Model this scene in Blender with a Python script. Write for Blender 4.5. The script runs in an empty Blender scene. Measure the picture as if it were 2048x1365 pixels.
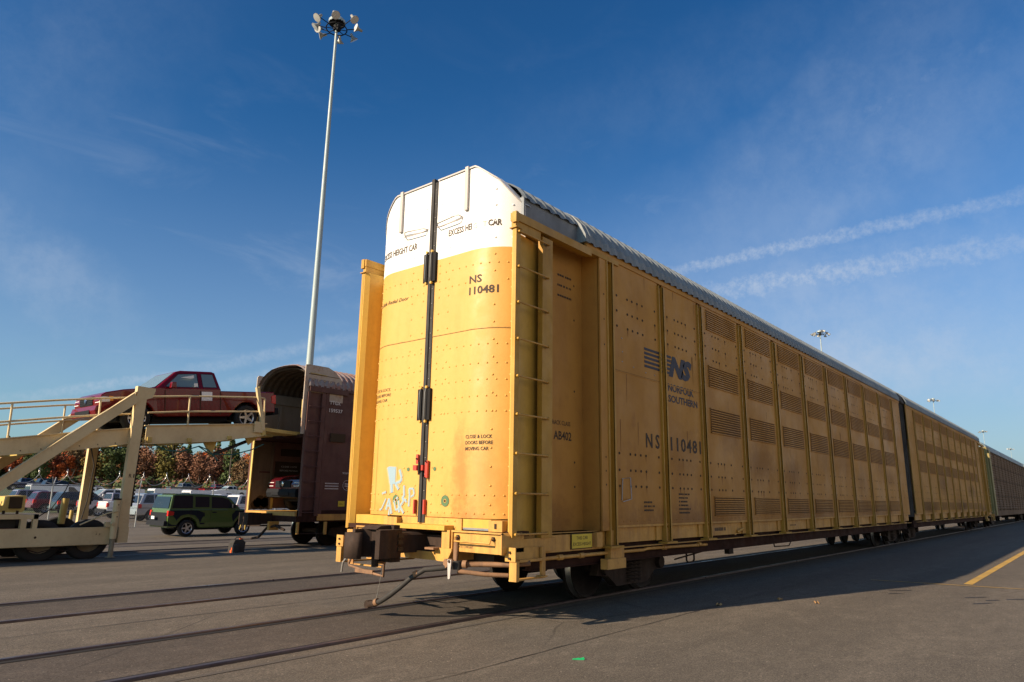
import bpy, bmesh, math, random
from mathutils import Vector, Matrix
R_ = math.radians
sc = bpy.context.scene
random.seed(7)
# ------------------------------------------------------------------ camera
CAM = Vector((-6.6569, -7.1493, 1.506)); YAW, PITCH, ROLL, FPX = .6977, .2211, .0155, 1386.1
cy_, sy_, cp_, sp_ = math.cos(YAW), math.sin(YAW), math.cos(PITCH), math.sin(PITCH)
F_ = Vector((cy_*cp_, sy_*cp_, sp_)); Rt = Vector((sy_, -cy_, 0)); U_ = Rt.cross(F_)
cr, sr = math.cos(ROLL), math.sin(ROLL)
Rt, U_ = Rt*cr + U_*sr, U_*cr - Rt*sr
cd = bpy.data.cameras.new('camera'); cam = bpy.data.objects.new('camera', cd); sc.collection.objects.link(cam)
cd.sensor_width = 36; cd.lens = FPX/2048*36; cd.clip_start = .1; cd.clip_end = 5000
cam.matrix_world = Matrix(((Rt.x, U_.x, -F_.x, CAM.x), (Rt.y, U_.y, -F_.y, CAM.y), (Rt.z, U_.z, -F_.z, CAM.z), (0, 0, 0, 1)))
sc.camera = cam
# ------------------------------------------------------------------ sun, sky, exposure
EL, SX, SY = R_(27), -.9604, .2786
S = Vector((SX*math.cos(EL), SY*math.cos(EL), math.sin(EL))).normalized()
sl = bpy.data.lights.new('sun', 'SUN'); sl.energy = 5.0; sl.angle = R_(.5); sl.color = (1, .79, .57)
so = bpy.data.objects.new('sun', sl); sc.collection.objects.link(so)
so.rotation_euler = S.to_track_quat('Z', 'Y').to_euler(); so.location = (0, 0, 60)
sc.view_settings.view_transform = 'Standard'; sc.view_settings.look = 'None'
sc.view_settings.exposure = .68; sc.view_settings.gamma = 1; sc.view_settings.use_curve_mapping = False
sc.cycles.max_bounces = 6; sc.cycles.transparent_max_bounces = 12
W = bpy.data.worlds.new("World"); sc.world = W; W.use_nodes = True
nt = W.node_tree; N = nt.nodes; L = nt.links
def nd(t, **k):
    n = N.new(t)
    for a, b in k.items(): setattr(n, a, b)
    return n
def lk(a, b): L.new(a, b)
sky = nd('ShaderNodeTexSky', sky_type='NISHITA', sun_disc=False, sun_elevation=EL, sun_rotation=math.atan2(SX, SY), altitude=100, air_density=1.0, dust_density=.9, ozone_density=2.2)
hs = nd('ShaderNodeHueSaturation'); hs.inputs['Saturation'].default_value = 1.22; hs.inputs['Value'].default_value = 1; lk(sky.outputs[0], hs.inputs['Color'])
gm = nd('ShaderNodeGamma'); gm.inputs[1].default_value = 1.25; lk(hs.outputs[0], gm.inputs[0])
tc = nd('ShaderNodeTexCoord')
def mth(op, a, b=None, c=None, clamp=False):
    n = nd('ShaderNodeMath', operation=op, use_clamp=clamp)
    for i, v in enumerate((a, b, c)):
        if v is None: continue
        if isinstance(v, (int, float)): n.inputs[i].default_value = v
        else: lk(v, n.inputs[i])
    return n.outputs[0]
def rng(v, a, b, c=0., d=1.):
    n = nd('ShaderNodeMapRange', interpolation_type='SMOOTHSTEP'); lk(v, n.inputs[0])
    for i, q in enumerate((a, b, c, d)): n.inputs[i+1].default_value = q
    return n.outputs[0]
def dot(v):
    n = nd('ShaderNodeVectorMath', operation='DOT_PRODUCT'); lk(tc.outputs['Generated'], n.inputs[0]); n.inputs[1].default_value = v; return n.outputs['Value']
def dirpx(x, y): return (F_ + Rt*((x-1024)/FPX) - U_*((y-682.5)/FPX)).normalized()
def noise(scale, detail=6, rough=.6, vec=None, dist=0.):
    n = nd('ShaderNodeTexNoise'); n.inputs['Scale'].default_value = scale; n.inputs['Detail'].default_value = detail
    n.inputs['Roughness'].default_value = rough; n.inputs['Distortion'].default_value = dist
    lk(vec or tc.outputs['Generated'], n.inputs['Vector']); return n.outputs['Fac']
clouds = None
def add_cloud(v):
    global clouds
    clouds = v if clouds is None else mth('MAXIMUM', clouds, v)
def trail(p0, p1, w, strength, fade0=.05, fade1=.05, nscale=30, endless=False):
    d0, d1 = dirpx(*p0), dirpx(*p1); n = d0.cross(d1).normalized(); ax = (d1-d0); ln = ax.length; ax.normalize()
    a = dot(n); wob = mth('MULTIPLY_ADD', noise(nscale, 5, .65), w*1.6, -w*.8)
    dist = mth('ABSOLUTE', mth('ADD', a, wob))
    core = rng(dist, w*1.1, w*.1)
    along = mth('SUBTRACT', dot(ax), d0.dot(ax))
    m = mth('MULTIPLY', rng(along, -fade0, fade0), 1. if endless else rng(along, ln+fade1, ln-fade1))
    tex = rng(noise(nscale*2.2, 6, .7), .25, .75, .25, 1)
    fr = rng(dot(F_), .1, .4)
    add_cloud(mth('MULTIPLY', mth('MULTIPLY', mth('MULTIPLY', core, m), tex), mth('MULTIPLY', fr, strength)))
trail((1330, 545), (2048, 393), .013, .55, .06, .3, 60)
trail((1390, 590), (2048, 487), .023, .66, .10, .3, 52)
trail((1400, 570), (2048, 465), .045, .22, .15, .3, 14)
trail((1560, 330), (1980, 90), .02, .22, .2, .2, 30)
trail((1450, 450), (1800, 250), .018, .18, .15, .2, 30)
trail((1600, 640), (2048, 560), .02, .28, .15, .3, 26)
trail((1300, 560), (1900, 0), .10, .20, .25, .3, 5)
trail((1380, 560), (2048, 180), .10, .26, .25, .3, 5)
trail((30, 796), (420, 738), .010, .42, .1, .08, 60)
trail((330, 752), (725, 672), .012, .28, .1, .1, 50)
trail((470, 765), (730, 708), .012, .45, .08, .05, 50)
trail((1450, 760), (2048, 690), .07, .6, .2, .3, 9)
trail((1420, 600), (2048, 620), .11, .38, .2, .3, 6)
trail((1420, 520), (2040, 60), .16, .24, .3, .3, 4)
trail((1100, 250), (1900, 0), .10, .07, .3, .3, 6)
trail((-40, 440), (190, 640), .07, .30, .12, .12, 9)
trail((-60, 330), (260, 0), .13, .13, .2, .2, 5)
trail((20, 640), (420, 900), .12, .12, .2, .2, 7)
mp = nd('ShaderNodeMapping'); mp.inputs['Rotation'].default_value = (0, 0, R_(35)); mp.inputs['Scale'].default_value = (1.2, 5, 9); lk(tc.outputs['Generated'], mp.inputs['Vector'])
wisp = rng(noise(1.6, 8, .62, mp.outputs[0], .6), .5, .82)
sep = nd('ShaderNodeSeparateXYZ'); lk(tc.outputs['Generated'], sep.inputs[0])
low = rng(sep.outputs['Z'], .62, .12, .05, 1)
add_cloud(mth('MULTIPLY', mth('MULTIPLY', wisp, low), .32))
haze = mth('MULTIPLY', rng(sep.outputs['Z'], .52, -.02, 0, .78), rng(dot(Rt), -.55, .45, .62, 1))
mx0 = nd('ShaderNodeMixRGB'); lk(haze, mx0.inputs[0]); tint = nd('ShaderNodeMixRGB', blend_type='MULTIPLY'); tint.inputs[0].default_value = 1; lk(gm.outputs[0], tint.inputs[1]); tint.inputs[2].default_value = (.66, 1.12, 1.2, 1); lk(tint.outputs[0], mx0.inputs[1]); mx0.inputs[2].default_value = (4.9, 5.4, 6.9, 1)
mx = nd('ShaderNodeMixRGB'); lk(clouds, mx.inputs[0]); lk(mx0.outputs[0], mx.inputs[1]); mx.inputs[2].default_value = (7.2, 8.2, 9.8, 1)
bank = mth('MULTIPLY', rng(dot(Vector((.15, -1, 0)).normalized()), .15, .75), mth('MULTIPLY', rng(sep.outputs['Z'], .52, .26), rng(noise(2.2, 6, .6), .36, .6, .35, 1)))   # added warm cloud glow in the unseen sky, fills the shaded side
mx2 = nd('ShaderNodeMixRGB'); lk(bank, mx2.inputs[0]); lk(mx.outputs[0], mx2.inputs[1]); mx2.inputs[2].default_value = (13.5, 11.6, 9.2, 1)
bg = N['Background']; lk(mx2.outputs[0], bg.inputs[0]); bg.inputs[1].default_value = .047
# ------------------------------------------------------------------ materials
def paint(name, col, dark=None, amt=.35, rough=.5, metal=0., scale=1.2, streak=6., rust=None, ramt=0., bump=0., fine=0., spec=.5):
    m = bpy.data.materials.new(name); m.use_nodes = True; t = m.node_tree; b = t.nodes['Principled BSDF']
    def n(ty): return t.nodes.new(ty)
    b.inputs['Roughness'].default_value = rough; b.inputs['Metallic'].default_value = metal; b.inputs['Specular IOR Level'].default_value = spec
    c = n('ShaderNodeRGB'); c.outputs[0].default_value = (*col, 1); out = c.outputs[0]
    co = n('ShaderNodeTexCoord').outputs['Object']
    def ns(sc_, st, det=6, ro=.65):
        mm = n('ShaderNodeMapping'); mm.inputs['Scale'].default_value = (st, st, 1) if st else (1, 1, 1); t.links.new(co, mm.inputs['Vector'])
        x = n('ShaderNodeTexNoise'); x.inputs['Scale'].default_value = sc_; x.inputs['Detail'].default_value = det; x.inputs['Roughness'].default_value = ro
        t.links.new(mm.outputs[0], x.inputs['Vector']); return x.outputs['Fac']
    def rg(v, a, b_, c_=0, d=1):
        x = n('ShaderNodeMapRange'); x.interpolation_type = 'SMOOTHSTEP'; t.links.new(v, x.inputs[0])
        for i, q in enumerate((a, b_, c_, d)): x.inputs[i+1].default_value = q
        return x.outputs[0]
    def mix(f, a, col2):
        x = n('ShaderNodeMixRGB'); t.links.new(f, x.inputs[0]); t.links.new(a, x.inputs[1]); x.inputs[2].default_value = (*col2, 1); return x.outputs[0]
    def mul(a, b_):
        x = n('ShaderNodeMath'); x.operation = 'MULTIPLY'; t.links.new(a, x.inputs[0]); t.links.new(b_, x.inputs[1]); return x.outputs[0]
    if dark:
        out = mix(rg(ns(scale*.5, 1), .35, .75, 0, amt), out, dark)
        if streak: out = mix(rg(ns(scale*.6, streak), .42, .72, 0, amt), out, dark)
        out = mix(rg(ns(scale*9, 1, 3), .45, .75, 0, amt*.5), out, dark)
    if rust:
        f = mul(rg(ns(scale*.55, 1, 8, .7), .62-ramt*.25, .8-ramt*.2), rg(ns(scale*5, 3, 5), .38, .62))
        out = mix(f, out, rust)
    if fine:
        x = n('ShaderNodeHueSaturation'); t.links.new(out, x.inputs['Color']); t.links.new(rg(ns(60, 0, 3), .2, .8, 1-fine, 1+fine), x.inputs['Value']); out = x.outputs[0]
    t.links.new(out, b.inputs['Base Color'])
    r2 = rg(ns(scale*2, 1), .3, .7, max(.03, rough-.1), min(1, rough+.15)); t.links.new(r2, b.inputs['Roughness'])
    if bump:
        bp = n('ShaderNodeBump'); bp.inputs['Strength'].default_value = bump; bp.inputs['Distance'].default_value = .02
        t.links.new(ns(scale*1.3, 1, 4), bp.inputs['Height']); t.links.new(bp.outputs[0], b.inputs['Normal'])
    return m
def flat(name, col, rough=.5, metal=0., emit=None, alpha=None):
    m = bpy.data.materials.new(name); m.use_nodes = True; b = m.node_tree.nodes['Principled BSDF']
    b.inputs['Base Color'].default_value = (*col, 1); b.inputs['Roughness'].default_value = rough; b.inputs['Metallic'].default_value = metal
    x = m.node_tree.nodes.new('ShaderNodeTexNoise'); x.inputs['Scale'].default_value = 25
    y = m.node_tree.nodes.new('ShaderNodeMapRange'); y.inputs[3].default_value = max(.02, rough-.06); y.inputs[4].default_value = min(1, rough+.08)
    m.node_tree.links.new(x.outputs['Fac'], y.inputs[0]); m.node_tree.links.new(y.outputs[0], b.inputs['Roughness'])
    return m
M = {}
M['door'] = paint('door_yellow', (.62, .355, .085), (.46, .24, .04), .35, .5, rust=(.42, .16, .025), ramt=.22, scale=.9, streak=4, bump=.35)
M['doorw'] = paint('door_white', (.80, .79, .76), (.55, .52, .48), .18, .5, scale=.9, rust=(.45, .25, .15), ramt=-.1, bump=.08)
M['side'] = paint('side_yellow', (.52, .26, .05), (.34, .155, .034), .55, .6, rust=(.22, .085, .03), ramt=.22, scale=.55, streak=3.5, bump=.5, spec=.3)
_sr = random.Random(9)
SIDE_STAINS = [((4.9+i*2.0+_sr.uniform(-.6, .6), -1.57, _sr.uniform(1.9, 2.9)), (_sr.uniform(.8, 1.7), .6, _sr.uniform(.35, .8)), _sr.uniform(.3, .55)) for i in range(9)] + [((x, -1.57, 1.15), (4.5, .6, .40), .6) for x in (5, 11.5, 18)] + [((1.3, -1.3, 1.2), (.8, .6, .4), .5)]
M['side2'] = paint('side_yellow_dusty', (.52, .28, .07), (.36, .18, .045), .5, .7, spec=.2, rust=(.24, .11, .04), ramt=.12, scale=.5, streak=3.5)
def stains(m, spots, col):
    t = m.node_tree; b = t.nodes['Principled BSDF']; src = b.inputs['Base Color'].links[0].from_socket; co = t.nodes.new('ShaderNodeTexCoord').outputs['Object']
    for (c, r, amt) in spots:
        mp_ = t.nodes.new('ShaderNodeMapping'); mp_.vector_type = 'TEXTURE'; mp_.inputs['Location'].default_value = c; mp_.inputs['Scale'].default_value = r; t.links.new(co, mp_.inputs['Vector'])
        ln = t.nodes.new('ShaderNodeVectorMath'); ln.operation = 'LENGTH'; t.links.new(mp_.outputs[0], ln.inputs[0])
        nz = t.nodes.new('ShaderNodeTexNoise'); nz.inputs['Scale'].default_value = 7; nz.inputs['Detail'].default_value = 7; nz.inputs['Roughness'].default_value = .7; t.links.new(co, nz.inputs['Vector'])
        a = t.nodes.new('ShaderNodeMath'); a.operation = 'MULTIPLY_ADD'; t.links.new(nz.outputs['Fac'], a.inputs[0]); a.inputs[1].default_value = 1.5; t.links.new(ln.outputs['Value'], a.inputs[2])
        g_ = t.nodes.new('ShaderNodeMapRange'); g_.interpolation_type = 'SMOOTHSTEP'; t.links.new(a.outputs[0], g_.inputs[0]); g_.inputs[1].default_value = 1.75; g_.inputs[2].default_value = .8; g_.inputs[3].default_value = 0; g_.inputs[4].default_value = amt
        x = t.nodes.new('ShaderNodeMixRGB'); t.links.new(g_.outputs[0], x.inputs[0]); t.links.new(src, x.inputs[1]); x.inputs[2].default_value = (*col, 1); src = x.outputs[0]
    t.links.new(src, b.inputs['Base Color'])
stains(M['side'], SIDE_STAINS, (.20, .085, .02)); stains(M['side2'], [((x, -1.57, z), (2.2, .6, q), .8) for x, z, q in ((27, 1.3, .5), (31, 2.4, .7), (36, 1.4, .5), (40, 2.2, .6), (44, 1.2, .5))], (.22, .11, .03))
stains(M['door'], [((0, -.72, 1.85), (1, .22, .9), .75), ((0, -.80, 1.25), (1, .30, .35), .8), ((0, -.95, 1.7), (1, .8, .9), .35), ((.1, 1.0, 1.2), (1, .7, .3), .35), ((0, -.5, 1.2), (1, 1.2, .12), .6)], (.46, .17, .03))
M['trim'] = paint('trim_yellow', (.60, .36, .055), (.36, .20, .035), .4, .5, rust=(.25, .1, .03), ramt=.08, scale=1.4)
M['frame'] = paint('frame_yellow', (.60, .33, .07), (.28, .13, .04), .5, .6, rust=(.22, .085, .03), ramt=.3, scale=2.2)
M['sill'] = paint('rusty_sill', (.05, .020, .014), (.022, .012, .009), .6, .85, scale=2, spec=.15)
M['slot'] = flat('slot_shadow_brown', (.05, .03, .012), .9)
M['black'] = paint('black_rubber', (.022, .02, .019), (.045, .04, .034), .5, .75)
M['iron'] = paint('cast_iron_rust', (.05, .032, .024), (.02, .015, .012), .6, .8, rust=(.10, .045, .025), ramt=.3, scale=3, bump=.3, spec=.2)
M['ironbrown'] = paint('rusty_pipe', (.26, .14, .07), (.1, .06, .04), .5, .75, scale=3)  # lighter brown iron for pipes, rods and hose fittings
M['wheel'] = paint('wheel_steel', (.018, .013, .011), (.009, .007, .006), .6, .7, scale=3, spec=.2)
M['tread'] = flat('tread_steel', (.42, .40, .38), .32, .9)
M['railtop'] = paint('rail_steel', (.13, .10, .095), (.06, .04, .038), .6, .35, metal=.5, scale=1)
M['roof'] = paint('galvanized_roof', (.23, .26, .27), (.13, .15, .16), .5, .6, metal=.0, scale=.8)
M['roofdk'] = paint('weathered_zinc_panel', (.22, .24, .26), (.12, .13, .14), .5, .55, metal=.25)
M['ventdk'] = flat('vent_slot', (.11, .058, .020), .9)
M['weep'] = flat('rust_weep', (.24, .105, .026), .8)
M['hole'] = flat('dark_opening', (.006, .005, .005), .9)
M['text'] = flat('lettering_brown_black', (.045, .026, .014), .7)
M['navy'] = flat('lettering_navy', (.014, .018, .042), .6)
M['gray'] = flat('faded_lettering_grey', (.5, .45, .4), .7)
M['white'] = flat('lettering_white', (.62, .58, .55), .7)
M['sign'] = flat('sign_yellow', (.62, .46, .03), .5)
M['red'] = paint('latch_red', (.55, .05, .03), (.25, .03, .02), .4, .5)
M['green'] = paint('green_spot', (.09, .17, .07), (.05, .1, .05), .4, .6)
M['spray'] = flat('spray_pale_blue', (.27, .38, .44), .6)
M['sprayh'] = flat('spray_halo', (.50, .37, .17), .6)
M['rod'] = flat('galvanized_rod', (.38, .36, .33), .4, .6)
M['handle'] = flat('handle_steel', (.16, .17, .17), .5, .3)
M['post'] = paint('post_yellow', (.50, .27, .03), (.28, .14, .02), .5, .55, rust=(.2, .08, .03), ramt=.1, scale=1.2)
M['barwhite'] = flat('grey_channel', (.45, .41, .38), .5)
M['brown'] = paint('boxcar_brown', (.105, .040, .030), (.05, .022, .018), .5, .65, rust=(.16, .06, .03), ramt=.15, scale=1)
M['brownx'] = paint('interior_tan', (.20, .15, .10), (.10, .07, .05), .5, .7, rust=(.2, .09, .05), ramt=.15)
M['ingrey'] = paint('interior_grey', (.22, .20, .17), (.12, .11, .09), .4, .7)
M['liningdk'] = paint('dirty_shaded_lining', (.075, .058, .042), (.03, .024, .018), .6, .85)  # dirty lining colour, darkened to hold the shade under the unlit roof
M['salmon'] = paint('inner_door_salmon', (.22, .115, .075), (.10, .055, .04), .4, .65, rust=(.2, .08, .04), ramt=.2)
M['capwhite'] = paint('rusty_white_cap', (.42, .37, .30), (.35, .26, .2), .4, .65, rust=(.26, .10, .045), ramt=.75, scale=2.6)
M['roofrust'] = paint('rusty_roof', (.24, .25, .26), (.2, .12, .09), .5, .6, rust=(.26, .10, .055), ramt=.9, scale=.8)
M['cream'] = paint('ramp_cream', (.70, .56, .31), (.48, .34, .17), .42, .5, rust=(.22, .10, .05), ramt=.22, scale=1.2, streak=2)
M['creamy'] = paint('ramp_yellow', (.62, .47, .14), (.3, .2, .06), .4, .5)
M['grip'] = paint('deck_grating', (.2, .15, .07), (.08, .05, .03), .5, .8)
M['tyre'] = flat('tyre_rubber', (.018, .017, .016), .85)
M['rim'] = flat('alloy_rim', (.55, .55, .56), .3, .8)
M['rimdull'] = paint('steel_hub_tan', (.3, .24, .15), (.1, .08, .05), .5, .6)
M['glass'] = flat('car_glass_dark', (.012, .016, .02), .06)
M['glassl'] = flat('car_glass_pale', (.16, .23, .25), .08)
M['chrome'] = flat('chrome_bumper', (.75, .74, .72), .2, .8)
M['plastic'] = flat('dark_cladding', (.012, .014, .018), .75)
M['plastic'].node_tree.nodes['Principled BSDF'].inputs['Specular IOR Level'].default_value = .2
M['headl'] = flat('headlight_lens', (.75, .75, .72), .12)
M['amber'] = flat('amber_lens', (.75, .28, .03), .25)
M['taill'] = flat('tail_lens', (.55, .02, .015), .15)
M['paper'] = flat('white_paper', (.8, .8, .78), .6)
def car(nm, c, metal=.25): M[nm] = flat('car_paint_'+nm, c, .2, metal); M[nm].node_tree.nodes['Principled BSDF'].inputs['Coat Weight'].default_value = .6
car('c_red', (.14, .003, .007), 0); M['c_red'].node_tree.nodes['Principled BSDF'].inputs['Coat Weight'].default_value = .35; M['c_red'].node_tree.nodes['Principled BSDF'].inputs['Specular IOR Level'].default_value = .3; car('c_dkred', (.07, .005, .01), 0); car('c_maroon', (.15, .01, .025)); car('c_green', (.075, .125, .03), .15); car('c_silver', (.42, .43, .45), .5)
car('c_white', (.74, .74, .74), 0); car('c_black', (.02, .021, .025)); car('c_lav', (.36, .33, .40), .4); car('c_navy', (.03, .05, .12)); car('c_grey', (.16, .17, .18), .4)
M['pole'] = paint('mast_grey', (.33, .40, .41), (.24, .30, .31), .3, .5, metal=.1, scale=.3)
M['lampbody'] = flat('flood_lamp_housing', (.34, .34, .30), .45, .3)
M['lampglass'] = flat('flood_lamp_lens', (.62, .62, .60), .25)
M['cable'] = flat('teal_cable', (.02, .13, .12), .5)
M['galv'] = flat('galvanized_post', (.42, .43, .42), .45, .5)
M['wire'] = flat('bright_wire', (.72, .70, .68), .3, .8)
M['yline'] = paint('yellow_line', (.55, .33, .05), (.2, .15, .07), .5, .8, scale=3)
M['litterg'] = flat('green_plastic', (.01, .42, .14), .4)
M['leaf'] = flat('dry_leaf', (.45, .26, .11), .8)
M['orange'] = flat('orange_plastic', (.75, .12, .02), .5)
# ------------------------------------------------------------------ mesh builder
class MB:
    def __init__(s, flip=False, tf=None): s.v = []; s.f = []; s.mi = []; s.ms = []; s.sm = []; s.tf = tf; s.flip = flip
    def m(s, mat):
        if mat not in s.ms: s.ms.append(mat)
        return s.ms.index(mat)
    def add(s, vs, fs, mat, smooth=False):
        o = len(s.v); i = s.m(mat)
        s.v += [(s.tf(Vector(p)) if s.tf else Vector(p)) for p in vs]
        for f in fs:
            f = [o+q for q in f]
            if s.flip: f.reverse()
            s.f.append(f); s.mi.append(i); s.sm.append(smooth)
    def box(s, x0, x1, y0, y1, z0, z1, mat):
        if x0 > x1: x0, x1 = x1, x0
        if y0 > y1: y0, y1 = y1, y0
        vs = [(x, y, z) for x in (x0, x1) for y in (y0, y1) for z in (z0, z1)]
        s.add(vs, [(0, 1, 3, 2), (4, 6, 7, 5), (0, 4, 5, 1), (2, 3, 7, 6), (0, 2, 6, 4), (1, 5, 7, 3)], mat)
    def beam(s, p0, p1, w, h, mat, up=(0, 0, 1), w1=None, h1=None):
        p0, p1 = Vector(p0), Vector(p1); d = (p1-p0).normalized(); a = d.cross(Vector(up)).normalized(); b = a.cross(d)
        vs = []
        for p, ww, hh in ((p0, w, h), (p1, w1 or w, h1 or h)):
            for sa, sb in ((-1, -1), (1, -1), (1, 1), (-1, 1)): vs.append(p + a*(sa*ww/2) + b*(sb*hh/2))
        s.add(vs, [(3, 2, 1, 0), (4, 5, 6, 7), (0, 1, 5, 4), (1, 2, 6, 5), (2, 3, 7, 6), (3, 0, 4, 7)], mat)
    def prism(s, poly, ax, a0, a1, mat, smooth=False):
        # poly: 2D pts (ccw) in the plane across ax: x->(y,z), y->(x,z), z->(x,y)
        def P(u, v, a): return {'x': (a, u, v), 'y': (u, a, v), 'z': (u, v, a)}[ax]
        n = len(poly); ar = sum(poly[i][0]*poly[(i+1) % n][1]-poly[(i+1) % n][0]*poly[i][1] for i in range(n))
        if ar < 0: poly = poly[::-1]
        vs = [P(u, v, a0) for u, v in poly] + [P(u, v, a1) for u, v in poly]
        sg = (a1 > a0) != (ax == 'y')
        e = [list(range(n))[::-1], list(range(n, 2*n))]; q = [(i, (i+1) % n, n+(i+1) % n, n+i) for i in range(n)]
        if not sg: e = [x[::-1] for x in e]; q = [x[::-1] for x in q]
        s.add(vs, e, mat); o = len(s.v)-2*n; i0 = s.m(mat)
        for f in q:
            f = [o+k for k in f]
            if s.flip: f.reverse()
            s.f.append(f); s.mi.append(i0); s.sm.append(smooth)
    def cyl(s, p0, p1, r0, mat, r1=None, n=10, cap=True, smooth=True):
        p0, p1 = Vector(p0), Vector(p1); r1 = r0 if r1 is None else r1; d = (p1-p0).normalized()
        a = d.cross(Vector((0, 0, 1))); a = (a if a.length > .01 else d.cross(Vector((0, 1, 0)))).normalized(); b = d.cross(a)
        vs = [p + (a*math.cos(2*math.pi*i/n) + b*math.sin(2*math.pi*i/n))*r for p, r in ((p0, r0), (p1, r1)) for i in range(n)]
        s.add(vs, [(i, (i+1) % n, n+(i+1) % n, n+i) for i in range(n)], mat, smooth)
        if cap: s.add(vs, [list(range(n))[::-1], list(range(n, 2*n))], mat)
    def tube(s, pts, r, mat, n=6):
        pts = [Vector(p) for p in pts]; rings = []; prev = None
        for i, p in enumerate(pts):
            d = (pts[min(i+1, len(pts)-1)]-pts[max(i-1, 0)]).normalized()
            a = d.cross(Vector((0, 0, 1))) if prev is None else prev - d*prev.dot(d)
            if a.length < .01: a = d.cross(Vector((0, 1, 0)))
            a.normalize(); prev = a; b = d.cross(a); rr = r[i] if isinstance(r, (list, tuple)) else r
            rings += [p + (a*math.cos(2*math.pi*k/n) + b*math.sin(2*math.pi*k/n))*rr for k in range(n)]
        fs = [(i*n+k, i*n+(k+1) % n, (i+1)*n+(k+1) % n, (i+1)*n+k) for i in range(len(pts)-1) for k in range(n)]
        s.add(rings, fs, mat, True); s.add(rings, [list(range(n))[::-1], list(range(len(rings)-n, len(rings)))], mat)
    def lathe(s, c, ax, prof, mat, n=20, smooth=True):
        # prof: (along axis, radius); ax unit vector
        c = Vector(c); d = Vector(ax).normalized(); a = d.orthogonal().normalized(); b = d.cross(a)
        vs = [c + d*t + (a*math.cos(2*math.pi*i/n) + b*math.sin(2*math.pi*i/n))*r for t, r in prof for i in range(n)]
        s.add(vs, [(j*n+i, j*n+(i+1) % n, (j+1)*n+(i+1) % n, (j+1)*n+i) for j in range(len(prof)-1) for i in range(n)], mat, smooth)
    def dome(s, c, nrm, r, h, mat, n=6):
        c = Vector(c); d = Vector(nrm).normalized(); a = d.orthogonal().normalized(); b = d.cross(a)
        vs = [c + (a*math.cos(2*math.pi*i/n) + b*math.sin(2*math.pi*i/n))*r*q + d*(h*k) for q, k in ((1, 0), (.7, .75)) for i in range(n)] + [c + d*h]
        s.add(vs, [(i, (i+1) % n, n+(i+1) % n, n+i) for i in range(n)] + [(n+i, n+(i+1) % n, 2*n) for i in range(n)], mat, True)
    def disc(s, c, nrm, r, mat, n=8, rx=1.):
        c = Vector(c); d = Vector(nrm).normalized(); a = d.cross(Vector((0, 0, 1))); a = (a if a.length > .01 else Vector((1, 0, 0))).normalized(); b = a.cross(d)*-1
        vs = [c + a*math.cos(2*math.pi*i/n)*r*rx + b*math.sin(2*math.pi*i/n)*r for i in range(n)]
        s.add(vs, [list(range(n))], mat)
    def text(s, string, fn, mat, w=None, h=1., bold=.0, shear=0., spacing=1., align=0):
        # fn(u, v) -> point; u to the right in metres, v up; text is w wide and h high (capital height)
        c = bpy.data.curves.new('t', 'FONT'); c.body = string; c.size = 1; c.space_character = spacing; c.offset = bold; c.shear = shear; c.resolution_u = 2
        o = bpy.data.objects.new('t', c); sc.collection.objects.link(o); dg = bpy.context.evaluated_depsgraph_get()
        me = bpy.data.meshes.new_from_object(o.evaluated_get(dg)); bpy.data.objects.remove(o); bpy.data.curves.remove(c)
        if not me.vertices: return
        xs = [v.co.x for v in me.vertices]; x0, x1 = min(xs), max(xs); k = h/.73; kx = (w/(x1-x0)) if w else k
        vs = [Vector(fn((v.co.x-x0)*kx - (align*(x1-x0)*kx), v.co.y*k)) for v in me.vertices]
        fs = [list(p.vertices) for p in me.polygons]
        s.add(vs, fs, mat); bpy.data.meshes.remove(me)
    def build(s, name, parent=None, label=None, loc=None):
        me = bpy.data.meshes.new(name); me.from_pydata([tuple(p) for p in s.v], [], s.f)
        for k in s.ms: me.materials.append(M[k] if isinstance(k, str) else k)
        me.polygons.foreach_set('material_index', s.mi); me.polygons.foreach_set('use_smooth', s.sm); me.validate(); me.update()
        o = bpy.data.objects.new(name, me); sc.collection.objects.link(o)
        if parent: o.parent = parent
        if label: o['label'] = label
        if loc: o.location = loc
        return o
def tag(o, label, cat, group=None, kind=None):
    o['label'] = label; o['category'] = cat
    if group: o['group'] = group
    if kind: o['kind'] = kind
    return o
def thing(name, label, cat, loc=(0, 0, 0), group=None, rot=None):
    o = bpy.data.objects.new(name, None); sc.collection.objects.link(o); o.location = loc; o.empty_display_size = .3
    if rot: o.rotation_euler = rot
    return tag(o, label, cat, group)
def struct(o): o['kind'] = 'structure'; return o
def copy_tree(o, parent=None):
    c = o.copy(); sc.collection.objects.link(c)
    if parent: c.parent = parent
    for ch in [q for q in sc.objects if q.parent == o]: copy_tree(ch, c)
    return c
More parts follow.
